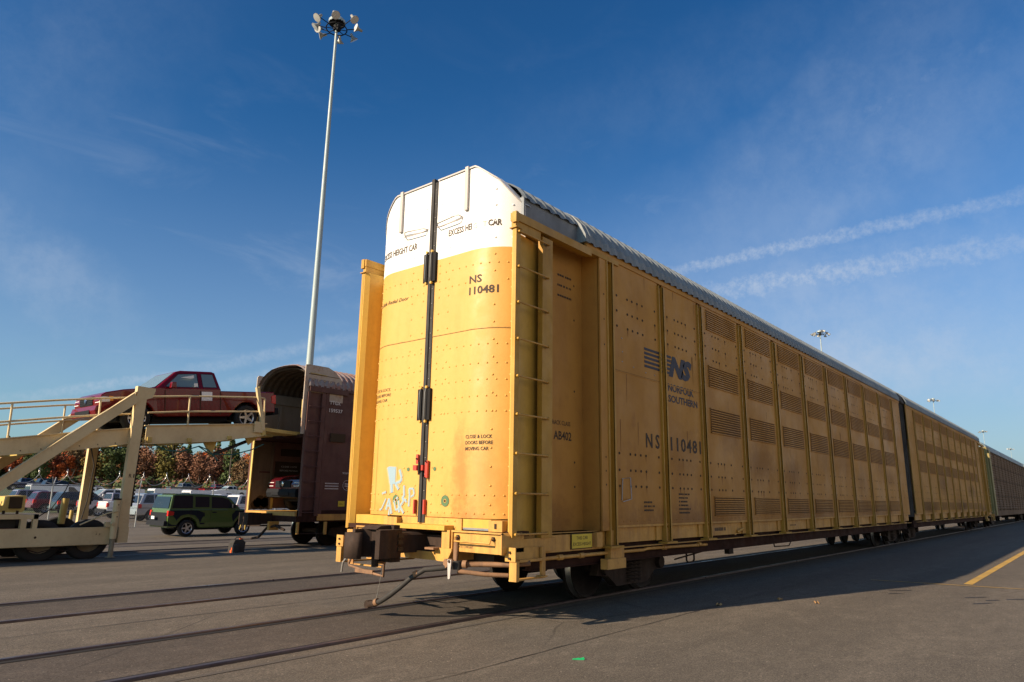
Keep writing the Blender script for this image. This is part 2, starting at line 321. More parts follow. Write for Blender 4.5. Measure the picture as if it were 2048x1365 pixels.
# ------------------------------------------------------------------ ground
def G(y): 
    P = [(-900, -.03), (5, -.03), (22, -.38), (62, -.40), (80, .2), (110, 1.3), (200, 2.6), (900, 6)]
    for (a, za), (b, zb) in zip(P, P[1:]):
        if y <= b: return za+(zb-za)*(y-a)/(b-a)
    return 6
def asphalt(name, base, lane=True):
    m = bpy.data.materials.new(name); m.use_nodes = True; t = m.node_tree; b = t.nodes['Principled BSDF']; b.inputs['Roughness'].default_value = .85; b.inputs['Specular IOR Level'].default_value = .3
    co = t.nodes.new('ShaderNodeTexCoord').outputs['Object']
    def ns(sc_, vec=(1, 1, 1), det=6, ro=.65, dist=0):
        mm = t.nodes.new('ShaderNodeMapping'); mm.inputs['Scale'].default_value = vec; t.links.new(co, mm.inputs['Vector'])
        x = t.nodes.new('ShaderNodeTexNoise'); x.inputs['Scale'].default_value = sc_; x.inputs['Detail'].default_value = det; x.inputs['Roughness'].default_value = ro; x.inputs['Distortion'].default_value = dist
        t.links.new(mm.outputs[0], x.inputs['Vector']); return x.outputs['Fac']
    def rg(v, a, b_, c_=0, d=1):
        x = t.nodes.new('ShaderNodeMapRange'); t.links.new(v, x.inputs[0])
        for i, q in enumerate((a, b_, c_, d)): x.inputs[i+1].default_value = q
        return x.outputs[0]
    def mix(f, a, c, mode='MIX'):
        x = t.nodes.new('ShaderNodeMixRGB'); x.blend_type = mode
        if isinstance(f, float): x.inputs[0].default_value = f
        else: t.links.new(f, x.inputs[0])
        if isinstance(a, tuple): x.inputs[1].default_value = (*a, 1)
        else: t.links.new(a, x.inputs[1])
        if isinstance(c, tuple): x.inputs[2].default_value = (*c, 1)
        else: t.links.new(c, x.inputs[2])
        return x.outputs[0]
    B = Vector(base)
    o = mix(rg(ns(.25), .35, .65), tuple(B*.88), tuple(B*1.12))
    o = mix(rg(ns(.4, (.12, 1.6, 1), 8, .6), .44, .60, 0, .9), o, tuple(B*1.5)); o = mix(rg(ns(.5, (.08, 1.9, 1), 7, .6), .54, .66, 0, .8), o, tuple(B*.62))          # tyre-polished, dusty bands along the tracks
    o = mix(rg(ns(1.1, (1, 1, 1), 8, .7, 1.2), .54, .68, 0, .7), o, tuple(B*1.8))      # dusty blotches
    o = mix(rg(ns(.9, (.35, 1, 1), 6, .6, .5), .60, .74, 0, .5), o, tuple(B*.55))      # oil stains
    o = mix(rg(ns(4.5, (.5, 1, 1), 9, .78), .42, .60, 0, .6), o, tuple(B*.6))
    o = mix(rg(ns(7, (.6, 1, 1), 9, .8), .54, .68, 0, .6), o, tuple(B*1.8))
    o = mix(rg(ns(30, (1, 1, 1), 4, .8), .40, .60, 0, .7), o, tuple(B*.5))
    o = mix(rg(ns(62, (1, 1, 1), 2, .9), .54, .66, 0, .8), o, tuple(B*2.0))
    o = mix(rg(ns(48, (1, 1, 1), 2, .9), .44, .36, 0, .8), o, tuple(B*.35))
    o = mix(rg(ns(110, (1, 1, 1), 2, .8), .58, .72, 0, .55), o, tuple(B*2.1))
    v = t.nodes.new('ShaderNodeTexVoronoi'); v.inputs['Scale'].default_value = 9; t.links.new(co, v.inputs['Vector'])
    o = mix(rg(v.outputs['Distance'], .085, .05, 0, .9), o, tuple(B*3.4))
    vw = t.nodes.new('ShaderNodeTexVoronoi'); vw.feature = 'DISTANCE_TO_EDGE'; vw.inputs['Scale'].default_value = .23
    mm = t.nodes.new('ShaderNodeMixRGB'); mm.inputs[0].default_value = .12; t.links.new(co, mm.inputs[1])
    nn = t.nodes.new('ShaderNodeTexNoise'); nn.inputs['Scale'].default_value = 1.3; nn.inputs['Detail'].default_value = 6; t.links.new(co, nn.inputs['Vector']); t.links.new(nn.outputs['Color'], mm.inputs[2])
    t.links.new(mm.outputs[0], vw.inputs['Vector'])
    ck = t.nodes.new('ShaderNodeMath'); ck.operation = 'MULTIPLY'; t.links.new(rg(vw.outputs['Distance'], .004, .001, 0, .6), ck.inputs[0]); t.links.new(rg(ns(.3), .45, .6), ck.inputs[1])
    o = mix(ck.outputs[0], o, tuple(B*.3))
    t.links.new(o, b.inputs['Base Color'])
    bp = t.nodes.new('ShaderNodeBump'); bp.inputs['Strength'].default_value = .5; bp.inputs['Distance'].default_value = .008
    t.links.new(ns(90, (1, 1, 1), 4, .8), bp.inputs['Height']); t.links.new(bp.outputs[0], b.inputs['Normal'])
    return m
M['asphalt'] = asphalt('asphalt', (.125, .106, .082)); M['asphaltdk'] = asphalt('asphalt_track_infill', (.086, .071, .057))
M['strip'] = paint('concrete_edge', (.085, .072, .056), (.07, .06, .055), .5, .9, scale=5, fine=.2)
M['grass'] = paint('grass', (.05, .075, .02), (.09, .08, .03), .6, .9, scale=.3, streak=0)
ys = [-400, -60, -20, -8, 0, 5] + [5+1.7*i for i in range(1, 11)] + [30, 45, 62]
xs = [-300, -60, -20, 0, 20, 60, 150, 400, 1500]
g = MB(); vs = [(x, y, G(y)) for x in xs for y in ys]; ny = len(ys)
g.add(vs, [(i*ny+j, (i+1)*ny+j, (i+1)*ny+j+1, i*ny+j+1) for i in range(len(xs)-1) for j in range(ny-1)], 'asphalt')
struct(g.build('ground'))
ys = [62, 70, 80, 95, 110, 150, 200, 900]; g = MB(); vs = [(x, y, G(y)) for x in xs for y in ys]; ny = len(ys)
g.add(vs, [(i*ny+j, (i+1)*ny+j, (i+1)*ny+j+1, i*ny+j+1) for i in range(len(xs)-1) for j in range(ny-1)], 'grass')
struct(g.build('grass_bank'))
def sheet(mb, x0, x1, y0, y1, dz, mat, seg=1):
    for i in range(seg):
        a, b = x0+(x1-x0)*i/seg, x0+(x1-x0)*(i+1)/seg
        mb.add([(a, y0, G(y0)+dz), (b, y0, G(y0)+dz), (b, y1, G(y1)+dz), (a, y1, G(y1)+dz)], [(0, 1, 2, 3)], mat)
def track(y, label):
    z = G(y)+.03
    t = thing('railway_track', label, 'railway track', (0, y, z), 'railway tracks set in the asphalt')
    b = MB(); b.add([(-60, -.64, -.024), (600, -.64, -.024), (600, .66, -.024), (-60, .66, -.024)], [(0, 1, 2, 3)], 'asphaltdk'); b.build('track_infill', t)
    for s in (-1, 1):
        r = MB(); r.prism([(s*.7175, -.06), (s*.7175, -.012), (s*.7255, -.002), (s*.782, -.002), (s*.789, -.012), (s*.789, -.06)], 'x', -60, 600, 'railtop'); r.build('rail', t)
        f = MB(); f.add([(-60, s*.7165, -.019), (600, s*.7165, -.019), (600, s*.625, -.019), (-60, s*.625, -.019)], [(0, 1, 2, 3) if s < 0 else (3, 2, 1, 0)], 'hole'); f.build('flangeway', t)
track(0, 'nearest embedded track, under the yellow railcar at the centre')
track(3.7, 'empty second track between the yellow railcar and the ramp trailer')
track(14.1, 'third track, in line with the ramp trailer and the brown railcar')
track(18.6, 'fourth track, running just in front of the green car')
g = MB(); g.add([(-60, -1.06, -.0255), (600, -1.06, -.0255), (600, -.99, -.0255), (-60, -.99, -.0255)], [(0, 1, 2, 3)], 'strip'); struct(g.build('pavement_edge'))
g = MB(); sheet(g, 10, 400, -4.97, -4.82, .004, 'yline'); o = g.build('yellow_line_along_track'); struct(o)
g = MB(); g.add([(9.35, -3.3, -.0255), (9.41, -3.3, -.0255), (10.5, -8.5, -.0255), (10.44, -8.5, -.0255)][::-1], [(0, 1, 2, 3)], 'yline'); struct(g.build('yellow_line_across_pavement'))
M['tar'] = paint('tar_joint', (.022, .02, .019), (.04, .035, .03), .5, .6, scale=6)
rj = random.Random(12)
def joint(p0, p1, w, nm):
    b = MB(); n = 60; L0 = []; L1 = []
    for i in range(n+1):
        t = i/n; x = p0[0]+(p1[0]-p0[0])*t+rj.gauss(0, .012); y = p0[1]+(p1[1]-p0[1])*t+rj.gauss(0, .012); ww = w*rj.uniform(.4, 1.5); L0.append((x-ww*.5, y-ww*.5, G(y)+.0038)); L1.append((x+ww*.5, y+ww*.5, G(y)+.0038))
    b.add(L0+L1, [(i, i+1, n+2+i, n+1+i) for i in range(n)], 'tar'); return struct(b.build(nm))
joint((-6, -2.6), (14, -2.45), .012, 'pavement_joint'); joint((8.8, -1.1), (10.2, -8), .010, 'pavement_joint'); joint((-5.5, 1.95), (40, 2.0), .014, 'pavement_joint')
b = MB()
for (px, py, l) in ((1800, 1182, .5), (1790, 1188, .3), (1950, 1196, .5), (1965, 1208, .45), (1985, 1202, .3), (2035, 1200, .5)):
    d = F_ + Rt*((px-1024)/FPX) - U_*((py-682.5)/FPX); q = CAM+d*((-.03-CAM.z)/d.z); a = -.6+rj.uniform(-.1, .1); u = Vector((math.cos(a), math.sin(a), 0)); v = Vector((-u.y, u.x, 0)); c = Vector((q.x, q.y, -.0255))
    b.add([c-u*l*.5, c+u*l*.5-v*.02, c+u*l*.5+v*.03, c-u*l*.3+v*.05], [(0, 1, 2, 3)], 'tar')
struct(b.build('tyre_scuffs_on_pavement'))
# ------------------------------------------------------------------ main yellow railcar
ZP = 4.86   # lower edge of the white band
def dprof(u):
    s = 1 if u >= 0 else -1; a = abs(u)
    if a <= .8: return (0., s*a)
    R = .75; t = (a-.8)/R; tm = R_(58)
    if t <= tm: return (R*(1-math.cos(t)), s*(.8+R*math.sin(t)))
    e = (t-tm)*R; return (R*(1-math.cos(tm)) + e*math.sin(tm), s*(.8+R*math.sin(tm)+e*math.cos(tm)))
def dpt(u, z, off=0.):
    x, y = dprof(u); x2, y2 = dprof(u+.002); d = Vector((x2-x, y2-y, 0)).normalized(); n = Vector((-d.y, d.x, 0))
    if n.x > 0: n = -n
    return Vector((x, y, z)) + n*off, n
def ztop(y):
    y = abs(y)
    return 6.13 if y < .86 else (6.13-(y-.86)*.26/.34 if y < 1.2 else 5.87-(y-1.2)*.36/.25)
POSTS = [2.34, 4.04, 5.60, 7.58, 9.60, 11.62, 13.64, 15.66, 17.68, 19.70, 21.70]
def unit(root, fx, near, side='side'):
    flip = not near
    tf = fx
    def NB(): return MB(flip, tf)
    def yb(b, s0, s1, ya, yb_, z0, z1, mat): b.box(s0, s1, ya, yb_, z0, z1, mat)
    YP = -1.57
    edges = [2.42] + [p for q in POSTS[1:] for p in (q-.09, q+.09)] + [23.08]
    for i in range(11):
        s0, s1 = (edges[0], edges[1]) if i == 0 else (edges[2*i], edges[2*i+1])
        b = NB(); b.box(s0, s1, YP, YP+.03, 1.12, 5.24, side)
        rs = random.Random(i*3+(0 if near else 100))
        # bolt holes with rust weeping
        L_ = s1-s0; u = [.16] + [L_*k for k in (.32, .42, .53, .64)] + [L_-.12]
        if 2 <= i <= 9: u = [.16, L_*.36, L_*.44, L_*.62, L_-.12, .5]
        if i == 10: u = [.16, .6, 1.1]
        zs = (4.68, 4.43, 4.18, 2.18, 1.93, 1.69)
        for z in zs:
            for q in u:
                b.disc((s0+q, YP-.003, z), (0, -1, 0), .022, 'slot', 8, 1.25)
                if rs.random() < .3: b.add([(s0+q-.012, YP-.0025, z-.005), (s0+q+.012, YP-.0025, z-.005), (s0+q+.004, YP-.0025, z-.07-rs.random()*.1), (s0+q-.004, YP-.0025, z-.07)], [(0, 1, 2, 3)], 'weep')
        for q in range(rs.randint(3, 7)):
            xx = s0+.1+rs.random()*(L_-.2); zt_ = rs.choice([5.2, 3.44, 2.7, 1.65, 4.1]); ln = rs.uniform(.12, .55); w_ = rs.uniform(.004, .012)
            b.add([(xx-w_, YP-.0022, zt_), (xx+w_, YP-.0022, zt_), (xx+w_*.3, YP-.0022, zt_-ln), (xx-w_*.3, YP-.0022, zt_-ln)], [(0, 1, 2, 3)], 'weep')
        for q in range(int(L_/.2)+1):
            b.dome((s0+.05+q*(L_-.1)/int(L_/.2), YP-.001, 1.17), (0, -1, 0), .011, .006, side)
        for q in range(16): 
            for e in (s0+.03, s1-.03): b.dome((e, YP-.001, 1.3+q*.25), (0, -1, 0), .009, .005, side, 5)
        if i < 2:
            b.box(s0, s1, YP-.006, YP-.001, 3.445, 3.46, side); b.box(s0, s1, YP-.002, YP-.0005, 3.46, 3.466, 'slot')
        if near and i == 0:
            for (q, z) in ((.3, 4.0), (.31, 3.78), (.3, 3.62), (.65, 3.58), (1.05, 3.55), (1.35, 3.55)): b.dome((s0+q, YP, z), (0, -1, 0), .014, .01, 'rod')
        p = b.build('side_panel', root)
        if 2 <= i <= 9 or (not near and i == 1):
            for (z0, z1) in ((4.78, 5.17), (3.65, 4.05), (2.76, 3.22), (1.23, 1.56)):
                v = NB(); a0, a1 = s0+.24, s1-.12
                v.box(a0, a1, YP-.004, YP+.01, z0, z1, 'ventdk'); k = 9 if z1-z0 < .42 else 10
                if z1-z0 < .35: k = 8
                for j in range(k+1):
                    zz = z0+(z1-z0)*j/k; h = .013
                    v.add([(a0, YP-.005, zz-h), (a1, YP-.005, zz-h), (a1, YP-.022, zz-h+.004), (a0, YP-.022, zz-h+.004), (a1, YP-.022, zz+h-.004), (a0, YP-.022, zz+h-.004), (a1, YP-.005, zz+h), (a0, YP-.005, zz+h)], [(0, 1, 2, 3), (3, 2, 4, 5), (5, 4, 6, 7)], side)
                v.box(a0-.012, a0+.006, YP-.008, YP, z0-.01, z1+.01, side); v.box(a1-.006, a1+.012, YP-.008, YP, z0-.01, z1+.01, side)
                v.build('vent', p)
    for j, q in enumerate(POSTS):
        b = NB(); w = .08
        b.box(q-w, q+w, -1.54, -1.52, .84, 5.16, 'post')
        for e in (-1, 1):
            b.box(q+e*w-.012, q+e*w+.012, -1.605, -1.52, .84, 5.18, 'post')
        b.box(q+w-.012, q+w+.035, -1.607, -1.590, .84, 5.18, 'post')
        b.box(q-.17, q+.19, -1.66, -1.50, .805, .835, 'post'); b.box(q-w+.02, q+w-.02, -1.56, -1.541, .84, 1.05, 'frame')
        b.build('side_post', root)
    b = NB()   # sill recess and floor edge
    b.box(2.32, 23.1, -1.50, -1.46, .86, 1.08, 'frame'); b.box(2.43, 23.1, -1.562, -1.46, 1.085, 1.118, 'frame')
    b.box(2.3, 23.1, -1.58, -1.50, .79, .803, 'frame')
    for q in POSTS[1:]: b.box(q-.28, q-.1, -1.53, -1.50, .86, 1.08, 'frame')
    b.build('sill', root)
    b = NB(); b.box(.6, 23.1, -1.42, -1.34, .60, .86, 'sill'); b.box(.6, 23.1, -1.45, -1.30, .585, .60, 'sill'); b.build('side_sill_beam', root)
    b = NB()   # eave
    b.box(1.72, 23.1, -1.585, -1.54, 5.22, 5.34, side); b.box(1.81, 2.62, -1.60, -1.48, 5.17, 5.245, 'post'); b.build('eave_rail', root)
def unit_common(root, fx, flip):
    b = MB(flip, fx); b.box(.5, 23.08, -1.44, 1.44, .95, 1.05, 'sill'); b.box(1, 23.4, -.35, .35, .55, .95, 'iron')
    for q in range(12): b.box(1.6+q*1.9, 1.75+q*1.9, -1.4, 1.4, .72, .95, 'iron')
    b.build('underframe', root)
    b = MB(flip, fx); b.box(2.3, 23.1, 1.54, 1.57, 1.1, 5.3, 'side')
    for q in POSTS: b.box(q-.08, q+.08, 1.57, 1.63, .84, 5.18, 'trim')
    b.box(.3, 23.1, 1.42, 1.5, .6, 1.1, 'sill'); b.build('far_side_wall', root)
    # corrugated roof
    half = [(1.60, 5.30), (1.585, 5.42), (1.50, 5.60), (1.36, 5.76), (1.15, 5.90), (.92, 6.00), (.66, 6.07), (.34, 6.11), (0, 6.125)]
    half2 = [(1.46, 5.58), (1.42, 5.66), (1.34, 5.76), (1.20, 5.86), (1.05, 5.94), (.85, 6.01), (.62, 6.07), (.34, 6.105), (0, 6.12)]
    def corr(s0, s1, hf, per, amp, nm, mat='roof'):
        pr = hf + [(-y, z) for y, z in hf[-2::-1]]; n = len(pr); nx = int((s1-s0)/per*4)+1; m = MB(flip, fx); vs = []
        for i in range(nx):
            s_ = s0+(s1-s0)*i/(nx-1); ph = i % 4; o = amp if ph in (1, 2) else 0; s_ += (.02 if ph == 1 else -.02 if ph == 2 else 0)*per/.2 * 0
            for (y, z) in pr:
                l = math.hypot(y, (z-4.6)); vs.append((s_, y+y/l*o, z+(z-4.6)/l*o))
        m.add(vs, [(i*n+j, i*n+j+1, (i+1)*n+j+1, (i+1)*n+j) for i in range(nx-1) for j in range(n-1)], mat); m.build(nm, root)
    corr(1.72, 23.1, half, .23, .034, 'roof_sheet'); corr(.32, 1.75, half2, .23, .025, 'roof_end_sheet')
    b = MB(flip, fx)
    for sgn in (-1, 1): b.box(.34, 1.9, sgn*1.44, sgn*1.42, 5.2, 5.62, 'roofdk'); b.box(.33, .36, sgn*1.47, sgn*1.3, 5.2, 5.6, 'roofdk')
    prf = half + [(-y, z) for y, z in half[-2::-1]]
    b.prism([(y*1.012, z+.012) for y, z in prf], 'x', 1.66, 1.74, 'roof'); b.build('roof_gutter', root)
root = thing('autorack_railcar', 'yellow two-section autorack railcar with white-topped end doors, nearest the camera', 'railcar')
idf = lambda p: p
mir = lambda p: Vector((47.4-p[0], p[1], p[2]))
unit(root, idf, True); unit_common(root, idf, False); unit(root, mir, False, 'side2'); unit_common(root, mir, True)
b = MB(); b.box(23.1, 24.3, -1.36, 1.36, 1.0, 5.55, 'black')
for q in range(7): b.box(23.16+q*.17, 23.22+q*.17, -1.5, 1.5, 1.0, 5.5, 'black')
b.build('bellows', root)
b = MB(); pr_ = [(-1.55, 5.3), (-1.45, 5.62), (-1.1, 5.93), (-.6, 6.09), (0, 6.14), (.6, 6.09), (1.1, 5.93), (1.45, 5.62), (1.55, 5.3)]
b.prism([(y*1.01, z+.02) for y, z in pr_], 'x', 23.0, 24.4, 'black', True); b.build('joint_cover', root)
# recess, ladder and corner column at both sides of the near end (and near side of the far end)
def corner(root, fx, flip, sy, detail=True):
    def B_(): return MB(flip != (sy > 0), lambda p: fx(Vector((p[0], p[1]*(-sy), p[2]))))   # authored for the -y side
    b = B_(); b.box(.30, 2.1, -1.25, -1.21, 1.05, 5.30, 'side'); b.box(2.06, 2.10, -1.56, -1.25, 1.05, 5.25, 'side'); b.box(2.06, 2.26, -1.59, -1.55, 1.05, 5.24, 'side')
    b.box(.9, 2.1, -1.5, -1.2, 1.02, 1.05, 'frame')
    for z in (4.75, 4.2, 3.1, 2.05, 1.7): 
        b.disc((1.2, -1.253, z), (0, -1, 0), .018, 'slot', 6); b.disc((1.85, -1.253, z-.04), (0, -1, 0), .018, 'slot', 6)
    for z in (4.6, 4.2, 3.8, 2.1, 1.9, 1.7): b.disc((2.17, -1.593, z), (0, -1, 0), .016, 'slot', 6)
    b.prism([(.86, -1.5), (.86, -1.25), (2.1, -1.25), (2.1, -1.5)], 'z', 5.245, 5.29, 'frame')
    b.build('recess_panel', root)
    b = B_()   # column beside the door
    b.prism([(.0, -1.565), (.0, -1.548), (.07, -1.50), (.80, -1.40), (.80, -1.42), (.09, -1.52), (.09, -1.565)], 'z', 1.03, 5.0, 'trim'); b.build('corner_column', root)
    b = B_(); b.box(-.005, .085, -1.62, -1.567, 1.02, 5.0, 'post'); b.box(-.03, .1, -1.64, -1.52, 5.0, 5.012, 'post')
    b.box(.62, .83, -1.60, -1.585, 1.0, 5.06, 'post'); b.box(.81, .83, -1.585, -1.26, 1.0, 5.06, 'post'); b.box(.60, .62, -1.60, -1.52, 1.0, 5.06, 'post'); b.box(.46, .475, -1.3, -1.25, 1.05, 5.1, 'post')
    b.build('ladder_stile', root)
    for k in range(9):
        z = 4.955-k*.487; b = B_(); b.cyl((.03, -1.64, z), (.70, -1.64, z), .0125, 'frame', n=8)
        for x in (.04, .69): b.cyl((x, -1.61, z), (x, -1.655, z), .019, 'post', n=8)
        b.build('ladder_rung', root)
    b = B_(); b.box(-.01, 1.8, -1.62, -1.52, 5.11, 5.225, 'post'); b.box(.0, .55, -1.60, -1.53, 4.99, 5.11, 'post'); b.box(-.025, .03, -1.63, -1.56, 5.08, 5.23, 'post'); b.build('top_rail', root)
    for x0 in (.02,):
        b = B_()   # stirrup step
        b.box(.0, .95, -1.58, -1.45, .83, 1.0, 'frame'); b.box(-.07, -.055, -1.73, -1.57, .755, .915, 'frame'); b.box(-.055, .62, -1.60, -1.585, .76, .9, 'frame')
        b.box(-.055, .0, -1.735, -1.625, .53, .76, 'frame'); b.box(.56, .64, -1.64, -1.61, .53, .9, 'frame'); b.box(-.03, .62, -1.66, -1.6, .525, .545, 'frame')
        b.box(.1, .6, -1.66, -1.50, .735, .765, 'frame'); b.box(.5, .58, -1.72, -1.6, .545, .56, 'frame')
        for z in (.86, .79): b.cyl((-.068, -1.65, z), (-.09, -1.65, z), .016, 'iron', n=6)
        b.build('stirrup_step', root)
    b = B_(); b.box(.05, 2.3, -1.50, -1.42, .80, 1.04, 'frame'); b.box(1.95, 2.1, -1.56, -1.5, .83, 1.03, 'frame'); b.box(2.25, 2.62, -1.6, -1.5, .63, .82, 'frame'); b.box(2.1, 2.6, -1.64, -1.52, .52, .66, 'frame'); b.build('corner_sill', root)
corner(root, idf, False, -1); corner(root, idf, False, 1); corner(root, mir, True, -1)
# end doors
def door(u0, u1, name):
    b = MB(); n = 26; us = [u0+(u1-u0)*i/n for i in range(n+1)]
    rows = [1.23, ZP-.001, ZP]
    P = []
    for u in us:
        x, y = dprof(u); zt = max(ztop(y), ZP+.02); P.append([dpt(u, z)[0] for z in (1.23, ZP)] + [dpt(u, zt)[0]])
    vs = [p for c in P for p in c]
    b.add(vs, [(i*3, (i+1)*3, (i+1)*3+1, i*3+1) for i in range(n)], 'door', True)
    b.add(vs, [(i*3+1, (i+1)*3+1, (i+1)*3+2, i*3+2) for i in range(n)], 'doorw', True)
    for i in range(n):   # top cap lip
        a, c = P[i][2], P[i+1][2]; b.add([a+Vector((-.02, 0, .004)), c+Vector((-.02, 0, .004)), c+Vector((.12, 0, .006)), a+Vector((.12, 0, .006))], [(0, 1, 2, 3)], 'doorw')
        b.add([a+Vector((-.02, 0, -.02)), c+Vector((-.02, 0, -.02)), c+Vector((-.02, 0, .004)), a+Vector((-.02, 0, .004))], [(0, 1, 2, 3)], 'barwhite')
    def rivet(u, z, r=.017):
        if z > ztop(dprof(u)[1])-.06: return
        if -1.3 < u < -.74 and 4.16 < z < 4.52: return
        if min(u0, u1)+.02 < u < max(u0, u1)-.02:
            p, nn = dpt(u, z); b.dome(p, nn, r, .011, 'door' if z < ZP else 'doorw')
    s = 1 if u1 > 0 else -1; lo = min(abs(u0), abs(u1))
    for z in (4.64, 4.40, 3.50, 3.24, 3.02, 2.80, 2.60, 1.52, 1.29):
        k = lo+.1
        while k < 1.6: rivet(s*k, z, .014); k += .13
    for a in (lo+.1, .38, 1.18, 1.42):
        z = 1.4
        while z < 6.0: rivet(s*a, z); z += .24
    for i in range(n):   # seam
        u, v = us[i], us[i+1]; p = [dpt(u, 3.715, .004)[0], dpt(v, 3.715, .004)[0], dpt(v, 3.727, .004)[0], dpt(u, 3.727, .004)[0]]; b.add(p, [(0, 1, 2, 3)], 'frame')
        p = [dpt(u, 3.709, .0035)[0], dpt(v, 3.709, .0035)[0], dpt(v, 3.715, .0035)[0], dpt(u, 3.715, .0035)[0]]; b.add(p, [(0, 1, 2, 3)], 'slot')
    return b
def dmap(u0, z0, off=.004): return lambda u, v: dpt(u0-u, z0+v, off)[0]
bR = door(-1.60, -.09, 'r'); bL = door(.04, 1.62, 'l')
bR.text('EXCESS HEI', dmap(-.34, 5.175), 'text', .46, .095, .022); bR.text('G', dmap(-.825, 5.175), 'gray', None, .085, .005); bR.text('T', dmap(-.985, 5.175), 'gray', None, .085, .005)
bR.text('CAR', dmap(-1.07, 5.178), 'text', .20, .09, .03)
bR.text('NS', dmap(-.785, 4.375), 'text', .21, .11, .022); bR.text('110481', dmap(-.785, 4.21), 'text', .455, .11, .026)
for i, q in enumerate(('CLOSE & LOCK', 'DOORS BEFORE', 'MOVING CAR')): bR.text(q, dmap(-.80, 2.245-i*.078), 'text', (.395, .405, .35)[i], .047, .016)
bL.text('EXCESS HEIGHT CAR', dmap(1.22, 5.13), 'text', .90, .1, .022)
bL.text('SealSafe Radial Door', dmap(1.28, 4.36), 'text', .82, .06, .004, .25)
for i, q in enumerate(('CLOSE & LOCK', 'DOORS BEFORE', 'MOVING CAR')): bL.text(q, dmap(1.25, 3.01-i*.078), 'text', (.49, .50, .43)[i], .045, .006)
# small access plate outline and graffiti on the left leaf
for (ua, ub, za, zb) in ((1.02, .84, 2.44, 2.455), (1.02, 1.01, 1.3, 2.45)): 
    bL.add([dpt(ua, za, .004)[0], dpt(ub, za, .004)[0], dpt(ub, zb, .004)[0], dpt(ua, zb, .004)[0]], [(0, 1, 2, 3)], 'frame')
def stroke(b, pts, w, mat, off=.005):
    for (a, c) in zip(pts, pts[1:]):
        d = Vector((c[0]-a[0], c[1]-a[1])); l = d.length; d /= l; n = Vector((-d.y, d.x)); k = max(1, int(l/.08))
        q = [(a[0]+d.x*l*i/k, a[1]+d.y*l*i/k) for i in range(k+1)]
        for p0, p1 in zip(q, q[1:]):
            v = [dpt(p[0]+n.x*w*e/2, p[1]+n.y*w*e/2, off)[0] for p, e in ((p0, -1), (p1, -1), (p1, 1), (p0, 1))]; b.add(v, [(0, 1, 2, 3)], mat)
SPO = [.0065]
def spr(b, pts, w):
    for i in range(len(pts)-1): SPO[0] += .00012; stroke(b, pts[i:i+2], w*2.1, 'sprayh', SPO[0]-.0035); stroke(b, pts[i:i+2], w, 'spray', SPO[0])
def dq(a, c): # crop pixels (740,900)+.13187 to door coordinates near x=0
    x, y = 740+a*.13187, 900+c*.13187
    d = F_ + Rt*((x-1024)/FPX) - U_*((y-682.5)/FPX); t = -CAM.x/d.x; p = CAM+d*t; return (p.y, p.z)
def G_(pts, w): spr(bL, [dq(*p) for p in pts], w)
for q in range(8): G_([(285+q*14, 260), (325+q*6, 520)], .05)
G_([(330, 500), (335, 650)], .05); G_([(455, 300), (485, 420), (470, 480), (390, 510), (440, 600)], .035)
G_([(520, 540), (522, 700), (490, 740), (555, 770), (550, 800)], .028); G_([(600, 590), (605, 700), (590, 860)], .025); G_([(600, 590), (665, 590), (675, 680), (625, 715)], .022)
G_([(190, 665), (250, 640)], .022); G_([(250, 740), (180, 900), (150, 910)], .018); G_([(295, 740), (250, 910)], .028); G_([(295, 740), (330, 970)], .03); G_([(265, 850), (320, 850)], .02)
G_([(430, 720), (370, 790), (400, 920), (450, 880)], .022); G_([(440, 770), (450, 950)], .03); G_([(520, 770), (460, 860), (515, 960)], .026); G_([(300, 900), (290, 990)], .02)
for (bb, u, z, r, m_) in ((bR, -.46, 1.44, .075, 'green'), (bL, .52, 1.44, .07, 'green'), (bR, -.24, 1.86, .028, 'green'), (bL, .29, 1.86, .028, 'green')):
    p, nn = dpt(u, z, .006); bb.disc(p, nn, r, m_, 18)
    if r > .05: bb.disc(p+nn*.002, nn, .026, 'frame', 12); bb.disc(p+nn*.004, nn, .018, 'slot', 12)
DR = bR.build('end_door', root, 'right end door leaf with yellow paint and legible EXCESS HEIGHT CAR'); DL = bL.build('end_door', root, 'left end door leaf with pale blue graffiti')
b = MB(); b.box(.03, .10, -.09, .05, 1.2, 6.12, 'hole'); b.box(-.012, .06, -.086, -.03, 1.15, 6.10, 'black'); b.box(-.03, .06, -.029, .028, 1.15, 6.16, 'black')
for q in range(22): b.dome((-.016, -.062, 1.35+q*.22), (-1, 0, 0), .008, .008, 'rod')
b.build('door_seal', root)
